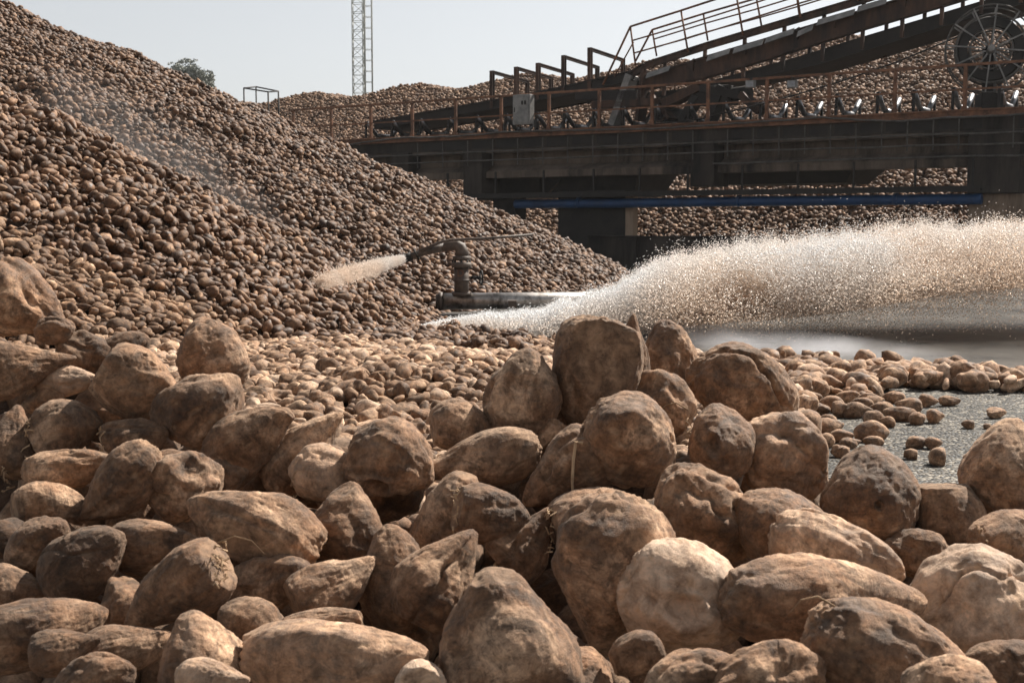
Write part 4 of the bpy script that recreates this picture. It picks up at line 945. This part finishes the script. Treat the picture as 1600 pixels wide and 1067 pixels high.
size = .08 + .115 * rg.rand(len(P)) ** 1.4; tone = rg.uniform(-.35, .85, len(P)); roll = rg.uniform(0, 6.3, len(P))
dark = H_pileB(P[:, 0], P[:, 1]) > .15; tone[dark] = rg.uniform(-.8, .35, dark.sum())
P[:, 2] = np.maximum(P[:, 2], size * .27); pxr = project(P)[0]; rr = (pxr > 1120) & (lay == 0); size[rr] *= 1.35; P[rr, 2] = size[rr] * rg.uniform(.24, .5, rr.sum())
px, py, dep = project(P)
cy = np.interp(px, *CREST)
seen = (py < cy - 12) & (px > -10) & (px < 1610)
score = np.where(seen, size / dep, -1); budget = 299 - len(HERO) - n_fill - len(LOOSE)
order = np.argsort(-score)[:max(budget, 0)]; order = order[score[order] > 0]; print('field', len(P), 'individual', len(order))
rest = np.ones(len(P), bool); rest[order] = False
protos = []
for (Pv, Tv, scv, offv) in variants(4, 28):
    protos.append((Pv, Tv, scv, offv))
first = {}
for q, i in enumerate(order):
    v = q % len(protos); Rm = rot_mats(ax[i:i + 1], roll[i:i + 1])[0]
    if v not in first:
        Pv, Tv, scv, offv = protos[v]
        o = raw_mesh('sugar_beet', Pv * .17, Tv, M_BEET, attrs={'tone': np.full(len(Pv), .2), 'lco': Pv * .17 + offv, 'scar': scv}); first[v] = o
    else: o = first[v].copy(); COL.objects.link(o)
    from mathutils import Matrix
    M3 = Matrix([list(map(float, r)) for r in Rm]).to_4x4(); o.matrix_world = Matrix.Translation(Vector(P[i])) @ M3 @ Matrix.Scale(float(size[i] / .17), 4)
    onb = H_pileB(P[i:i+1, 0], P[i:i+1, 1])[0] > .15
    tag(o, 'brown beet low on the shaded slope just behind the near heap at the left' if onb else 'small tan beet lying in the sunlit carpet of beets just behind the near heap', 'sugar beet', 'beets low on the left slope' if onb else 'beets of the sunlit carpet')
nearr = rest & (dep < 8.5); farr = rest & ~nearr
xs_ = np.linspace(-12, 8, 170); ys_ = np.linspace(3.0, 15.5, 150)
tag(beets_merged('beet_carpet', P[nearr], size[nearr], ax[nearr], roll[nearr], tone[nearr], 3, M_BEETD, 9, extra=None), 'nearer part of the sunlit carpet of small beets behind the near heap', 'beet pile', kind='stuff')
tag(beets_merged('beet_carpet', P[farr], size[farr], ax[farr], roll[farr], tone[farr], 2, M_BEETD, 10, extra=core_mesh(xs_, ys_, H_all, .10)), 'farther sunlit carpet of small beets reaching to the water edge', 'beet pile', kind='stuff')

# ------------------------------------------------------------------ water cannon, pipe, jets and spray
YP = 18.4
pe = empty('steel_pipe', on_ground(790, 488) * [1, 1, 0], 'wet shiny steel pipe lying level at the pool edge, with a closed left end', 'pipe')
a, b = at(692, 471, YP), at(905, 466, YP + .3); b = a + (b - a) * 1.3; b[2] = a[2]
m = MB(); m.tube([a, b], .12, 28); m.build('pipe_wall', M_PIPE, pe)
m = MB(); m.tube([a - [.06, 0, 0], a - [.002, 0, 0]], .135, 28); m.tube([a - [.10, 0, 0], a - [.062, 0, 0]], .11, 20); m.build('end_cap', M_GUN, pe)
for k, x in enumerate((1.0, 2.2)):
    m = MB(); m.box([a[0] + x, a[1], a[2] - .10], (.12, .34, .24)); m.build('support', M_GUN, pe)
gun = empty('water_cannon', at(720, 457, YP), 'brown cast iron water cannon on the pipe, its nozzle aimed down left at the beets', 'water cannon')
def G_(px, py, dy=0.0): return at(px, py, YP + dy)
gx, gz0, gz1 = G_(720, 458), G_(720, 458), G_(720, 400)
m = MB(); m.tube([G_(721, 460), G_(721, 418)], .105, 20); m.tube([G_(721, 462), G_(721, 456)], .14, 20); m.tube([G_(721, 440), G_(721, 436)], .122, 20); m.build('body', M_GUN, gun)
m = MB(); m.tube([G_(721, 418), G_(721, 410)], .145, 20); m.tube([G_(721, 407), G_(721, 400)], .125, 20); m.build('flange', M_GUN, gun)
for k in range(8): 
    aa = k * math.pi / 4; m = MB(); q = G_(721, 419) + np.array([math.cos(aa), math.sin(aa), 0]) * .125; m.tube([q, q + [0, 0, .12]], .013, 6); m.build('bolt', M_STEELD, gun)
m = MB(); m.tube([G_(722, 402), G_(722, 394), G_(719, 387), G_(712, 383), G_(702, 384), G_(690, 388)], [.098, .096, .09, .08, .068, .06], 18); m.build('elbow', M_GUN, gun)
m = MB(); m.tube([G_(695, 386), G_(678, 390), G_(664, 393), G_(650, 398), G_(630, 405)], [.060, .058, .054, .050, .044], 16); m.build('barrel', M_GUN, gun)
m = MB(); m.tube([G_(643, 400.5), G_(632, 404.5)], [.068, .058], 16); m.tube([G_(652, 397), G_(650, 398)], .085, 16); m.build('nozzle_tip', M_STEELD, gun)
m = MB(); m.tube([G_(655, 392, -.1), G_(690, 378, -.1), G_(706, 375, -.08), G_(770, 372), G_(832, 367, .1)], .020, 8); m.build('lever', M_GUN, gun)
m = MB(); m.tube([G_(750, 424, -.02), G_(750, 444, -.02)], .012, 6); m.ring(G_(752, 434), np.array([1, .2, 0]), .10, .014, 20); m.tube([G_(735, 434), G_(752, 434)], .025, 8); m.build('valve_wheel', M_STEELD, gun)
fc = bpy.data.curves.new('mark', 'FONT'); fc.body = 'D'; fc.size = .14; fc.extrude = .006; fc.align_x = 'CENTER'; fc.align_y = 'CENTER'
fo = bpy.data.objects.new('casting_mark', fc); COL.objects.link(fo); bpy.context.view_layer.update()
mm = bpy.data.meshes.new_from_object(fo); bpy.data.objects.remove(fo); mm.materials.clear(); mm.materials.append(M_RUST)
fo = bpy.data.objects.new('casting_mark', mm); link(fo, gun); fo.rotation_euler = (R(90), 0, 0); p = G_(720, 427) - np.array(gun.location) - np.array([0, .108, 0]); fo.location = Vector(p)

OCT = np.array([[1, 1, 1], [-1, -1, 1], [-1, 1, -1], [1, -1, -1.]]) * .75; OT = np.array([[0, 1, 3], [0, 2, 1], [0, 3, 2], [1, 2, 3]])
def droplets(name, P, r, mud, label, cat, stretch=None, seed=1):
    rg = np.random.RandomState(seed); n = len(P); Rm = rot_mats(rg.normal(size=(n, 3)) if stretch is None else stretch + rg.normal(size=(n, 3)) * .25, rg.uniform(0, 6, n))
    S = OCT[None] * r[:, None, None] * rg.uniform(.6, 1.4, (n, 1, 3)) * (np.array([1.0, 1, 1]) if stretch is None else np.array([1.9, 1, 1]))
    V = np.einsum('nij,nvj->nvi', Rm, S) + P[:, None, :]
    o = raw_mesh(name, V.reshape(-1, 3), (OT[None] + (np.arange(n) * 4)[:, None, None]).reshape(-1, 3), M_DROP, True, {'mud': np.repeat(mud, 4)})
    return tag(o, label, cat, kind='stuff')
TOPC = ([655, 700, 760, 850, 900, 1000, 1100, 1200, 1350, 1500, 1600, 1800], [508, 500, 494, 482, 468, 430, 402, 385, 371, 361, 356, 354])
BOTC = ([655, 700, 800, 900, 1000, 1100, 1200, 1300, 1400, 1500, 1600, 1800], [518, 521, 527, 527, 516, 508, 501, 491, 474, 458, 450, 446])
def spray(n, seed):
    rg = np.random.RandomState(seed); px = rg.uniform(655, 1790, n)
    w = np.interp(px, [668, 1000, 1250, 1790], [.7, .95, 1, 1]); k = rg.rand(n) < w; px = px[k]; n = len(px)
    t = np.interp(px, *TOPC); b = np.interp(px, *BOTC)
    q = np.stack([px / 26, rg.uniform(0, 1.2, n), px * 0], 1); wv = np.interp(px, [660, 900, 1100, 1790], [.3, 1, 1, .7]); t = t + wv * (9 * noise(q * np.array([.45, 1, 1]), 1) + 6 * noise(q * np.array([1.3, 1, 1]), 2) + 3 * noise(q * 4, 4)); 
    u = rg.beta(1.15, 1.25, n)                                 # 0 top, 1 bottom
    tail = rg.rand(n) < .10; u = np.where(tail, np.where(rg.rand(n) < .5, -rg.exponential(.055, n), 1 + rg.exponential(.25, n)), u)
    py = t + (b - t) * u; Y = np.interp(px, [668, 900, 1800], [15.0, 15.2, 15.6]) + rg.normal(0, .32, n) * np.interp(px, [668, 1000, 1800], [1.0, 2.0, 2.6])
    # clumps
    P = np.stack([at(x, y, yy) for x, y, yy in zip([], [], [])]) if False else None
    d = FW[None] + ((px - 800) / F)[:, None] * RT + ((533.5 - py) / F)[:, None] * UP; P = CAM + d * (Y / d[:, 1])[:, None]
    cl = fbm(P * np.array([1.1, 1.1, 1.9]), 3, 4, .6); keep = cl + rg.normal(0, .35, n) > -.55 + np.clip(u - .75, 0, 1) * 1.1 * np.clip((px - 1150) / 300, 0, 1) + np.clip(-u, 0, 2) * .8
    keep &= P[:, 2] > 0.01; return P[keep], u[keep], px[keep], rg
P, u, px, rg5 = spray(950000, 6)
r = rg5.uniform(.0028, .0062, len(P)); edge = (u < .05) | (u > 1); r[edge] *= .8
mud = np.clip(.25 + .5 * np.clip(u, 0, 1) ** .7 + .35 * fbm(P * .9, 12, 3) + np.clip((px - 1350) / 800, 0, .3), 0, 1)
droplets('water_spray', P, r, mud, 'great plume of muddy cream-coloured spray rising to the right above the pool', 'spray', np.tile(np.array([[1, 0, .28]]), (len(P), 1)))
print('drops', len(P))
# small jet of the cannon
rgj = np.random.RandomState(3); n = 110000; tt = rgj.rand(n) ** .85; A_ = G_(631, 404.5); B_ = at(500, 446, 14.2); mid = (A_ + B_) / 2 + [0, 0, .06]
C_ = ((1 - tt) ** 2)[:, None] * A_ + (2 * tt * (1 - tt))[:, None] * mid + (tt ** 2)[:, None] * B_
P = C_ + rgj.normal(size=(n, 3)) * (.022 + .034 * tt)[:, None] * np.array([.9, .9, 1.0]) + np.array([0, 0, -.075]) * (tt * np.abs(rgj.normal(size=n)))[:, None]
droplets('water_jet', P, rgj.uniform(.003, .0065, n), np.clip(.3 + .5 * tt + .2 * noise(P * 3, 3), 0, 1), 'short muddy water jet from the cannon hitting the beets', 'spray', np.tile((B_ - A_)[None], (n, 1)))
# ------------------------------------------------------------------ fine mist and the hazy air
def mist(name, c, ex, r1, r2, dens, label, scale, aniso=None, col=(.95, .9, .84)):
    bm = bmesh.new(); bmesh.ops.create_icosphere(bm, subdivisions=3, radius=1.0)
    ex = np.array(ex) / np.linalg.norm(ex); ey = np.cross([0, 0, 1.0], ex); ey /= np.linalg.norm(ey); ez = np.cross(ex, ey)
    me = bpy.data.meshes.new(name); 
    for v in bm.verts: v.co = (v.co.x * r1, v.co.y * r2[0], v.co.z * r2[1])
    bm.to_mesh(me); bm.free(); o = bpy.data.objects.new(name, me); link(o)
    from mathutils import Matrix
    o.matrix_world = Matrix.Translation(Vector(c)) @ Matrix([[float(ex[i]), float(ey[i]), float(ez[i])] for i in range(3)]).to_4x4()
    me.materials.append(mist_mat(name, dens, col, scale)); return tag(o, label, 'mist', kind='stuff')
a, b = at(60, 130, 19.5), at(450, 440, 17.8)
mist('mist', (a + b) / 2, b - a, np.linalg.norm(b - a) / 2 * 1.15, (1.2, 1.0), .22, 'thin bluish mist drifting down between the tall pile and the nearer slope', 1.3, col=(.96, .95, .94))
def plume_body():
    xs = np.linspace(680, 1850, 60); V = []; n = 14
    for x in xs:
        t = np.interp(x, *TOPC) + 12; b = np.interp(x, *BOTC) - 5; Y = float(np.interp(x, [668, 900, 1800], [15.0, 15.2, 15.6]))
        p, q = at(x, t, Y), at(x, b, Y); c = (p + q) / 2; h = max((p[2] - q[2]) / 2, .02); wd = float(np.interp(x, [680, 1000, 1850], [.14, .65, .85]))
        for k in range(n): a_ = 2 * math.pi * k / n; V.append((c[0], c[1] + math.cos(a_) * wd, max(c[2] + math.sin(a_) * h, .012)))
    T = []
    for i in range(len(xs) - 1):
        for k in range(n): a_ = i * n + k; b_ = i * n + (k + 1) % n; T += [(a_, b_, b_ + n), (a_, b_ + n, a_ + n)]
    m0 = len(V); V.append(tuple(np.mean(V[:n], 0))); V.append(tuple(np.mean(V[-n - 1:-1], 0)))
    for k in range(n): T.append((m0, (k + 1) % n, k)); b_ = (len(xs) - 1) * n; T.append((m0 + 1, b_ + k, b_ + (k + 1) % n))
    return V, T
pmt = mist_mat('plume_mist', 9.0, (.99, .90, .82), 1.6); t_ = pmt.node_tree
for nd in t_.nodes:
    if nd.type == 'MAP_RANGE' and nd.inputs['From Min'].default_value == 0.5: nd.inputs['From Min'].default_value = 9.0; nd.inputs['From Max'].default_value = 8.0
V_, T_ = plume_body(); tag(raw_mesh('mist', V_, T_, pmt, True), 'dense inner mist of the great muddy spray plume above the pool', 'mist', kind='stuff')
a, b = on_ground(930, 515, .03), on_ground(1480, 562, .03)
mist('mist', (a + b) / 2, b - a, np.linalg.norm(b - a) / 2 * 1.1, (1.0, .17), 2.2, 'low pale veil of mist skimming the dark pool below the plume', 1.5, col=(.95, .96, 1))
HZ = bmesh.new(); bmesh.ops.create_cube(HZ, size=1.0)
for v in HZ.verts: v.co = (v.co.x * 2200, 260 + v.co.y * 560 if False else v.co.y * 620 + 250, (v.co.z + .5) * 42 - 1.2)
me = bpy.data.meshes.new('haze'); HZ.to_mesh(me); HZ.free(); hz = bpy.data.objects.new('haze', me); link(hz); tag(hz, 'thin pale dusty air between the piles and the distant masts', 'haze', kind='stuff')
hm = bpy.data.materials.new('haze'); hm.use_nodes = True; t = hm.node_tree; t.nodes.clear(); vo = t.nodes.new('ShaderNodeVolumePrincipled'); vo.inputs['Density'].default_value = .0002; vo.inputs['Color'].default_value = (.95, .97, 1, 1); vo.inputs['Anisotropy'].default_value = .3
ou = t.nodes.new('ShaderNodeOutputMaterial'); t.links.new(vo.outputs[0], ou.inputs['Volume']); me.materials.append(hm)
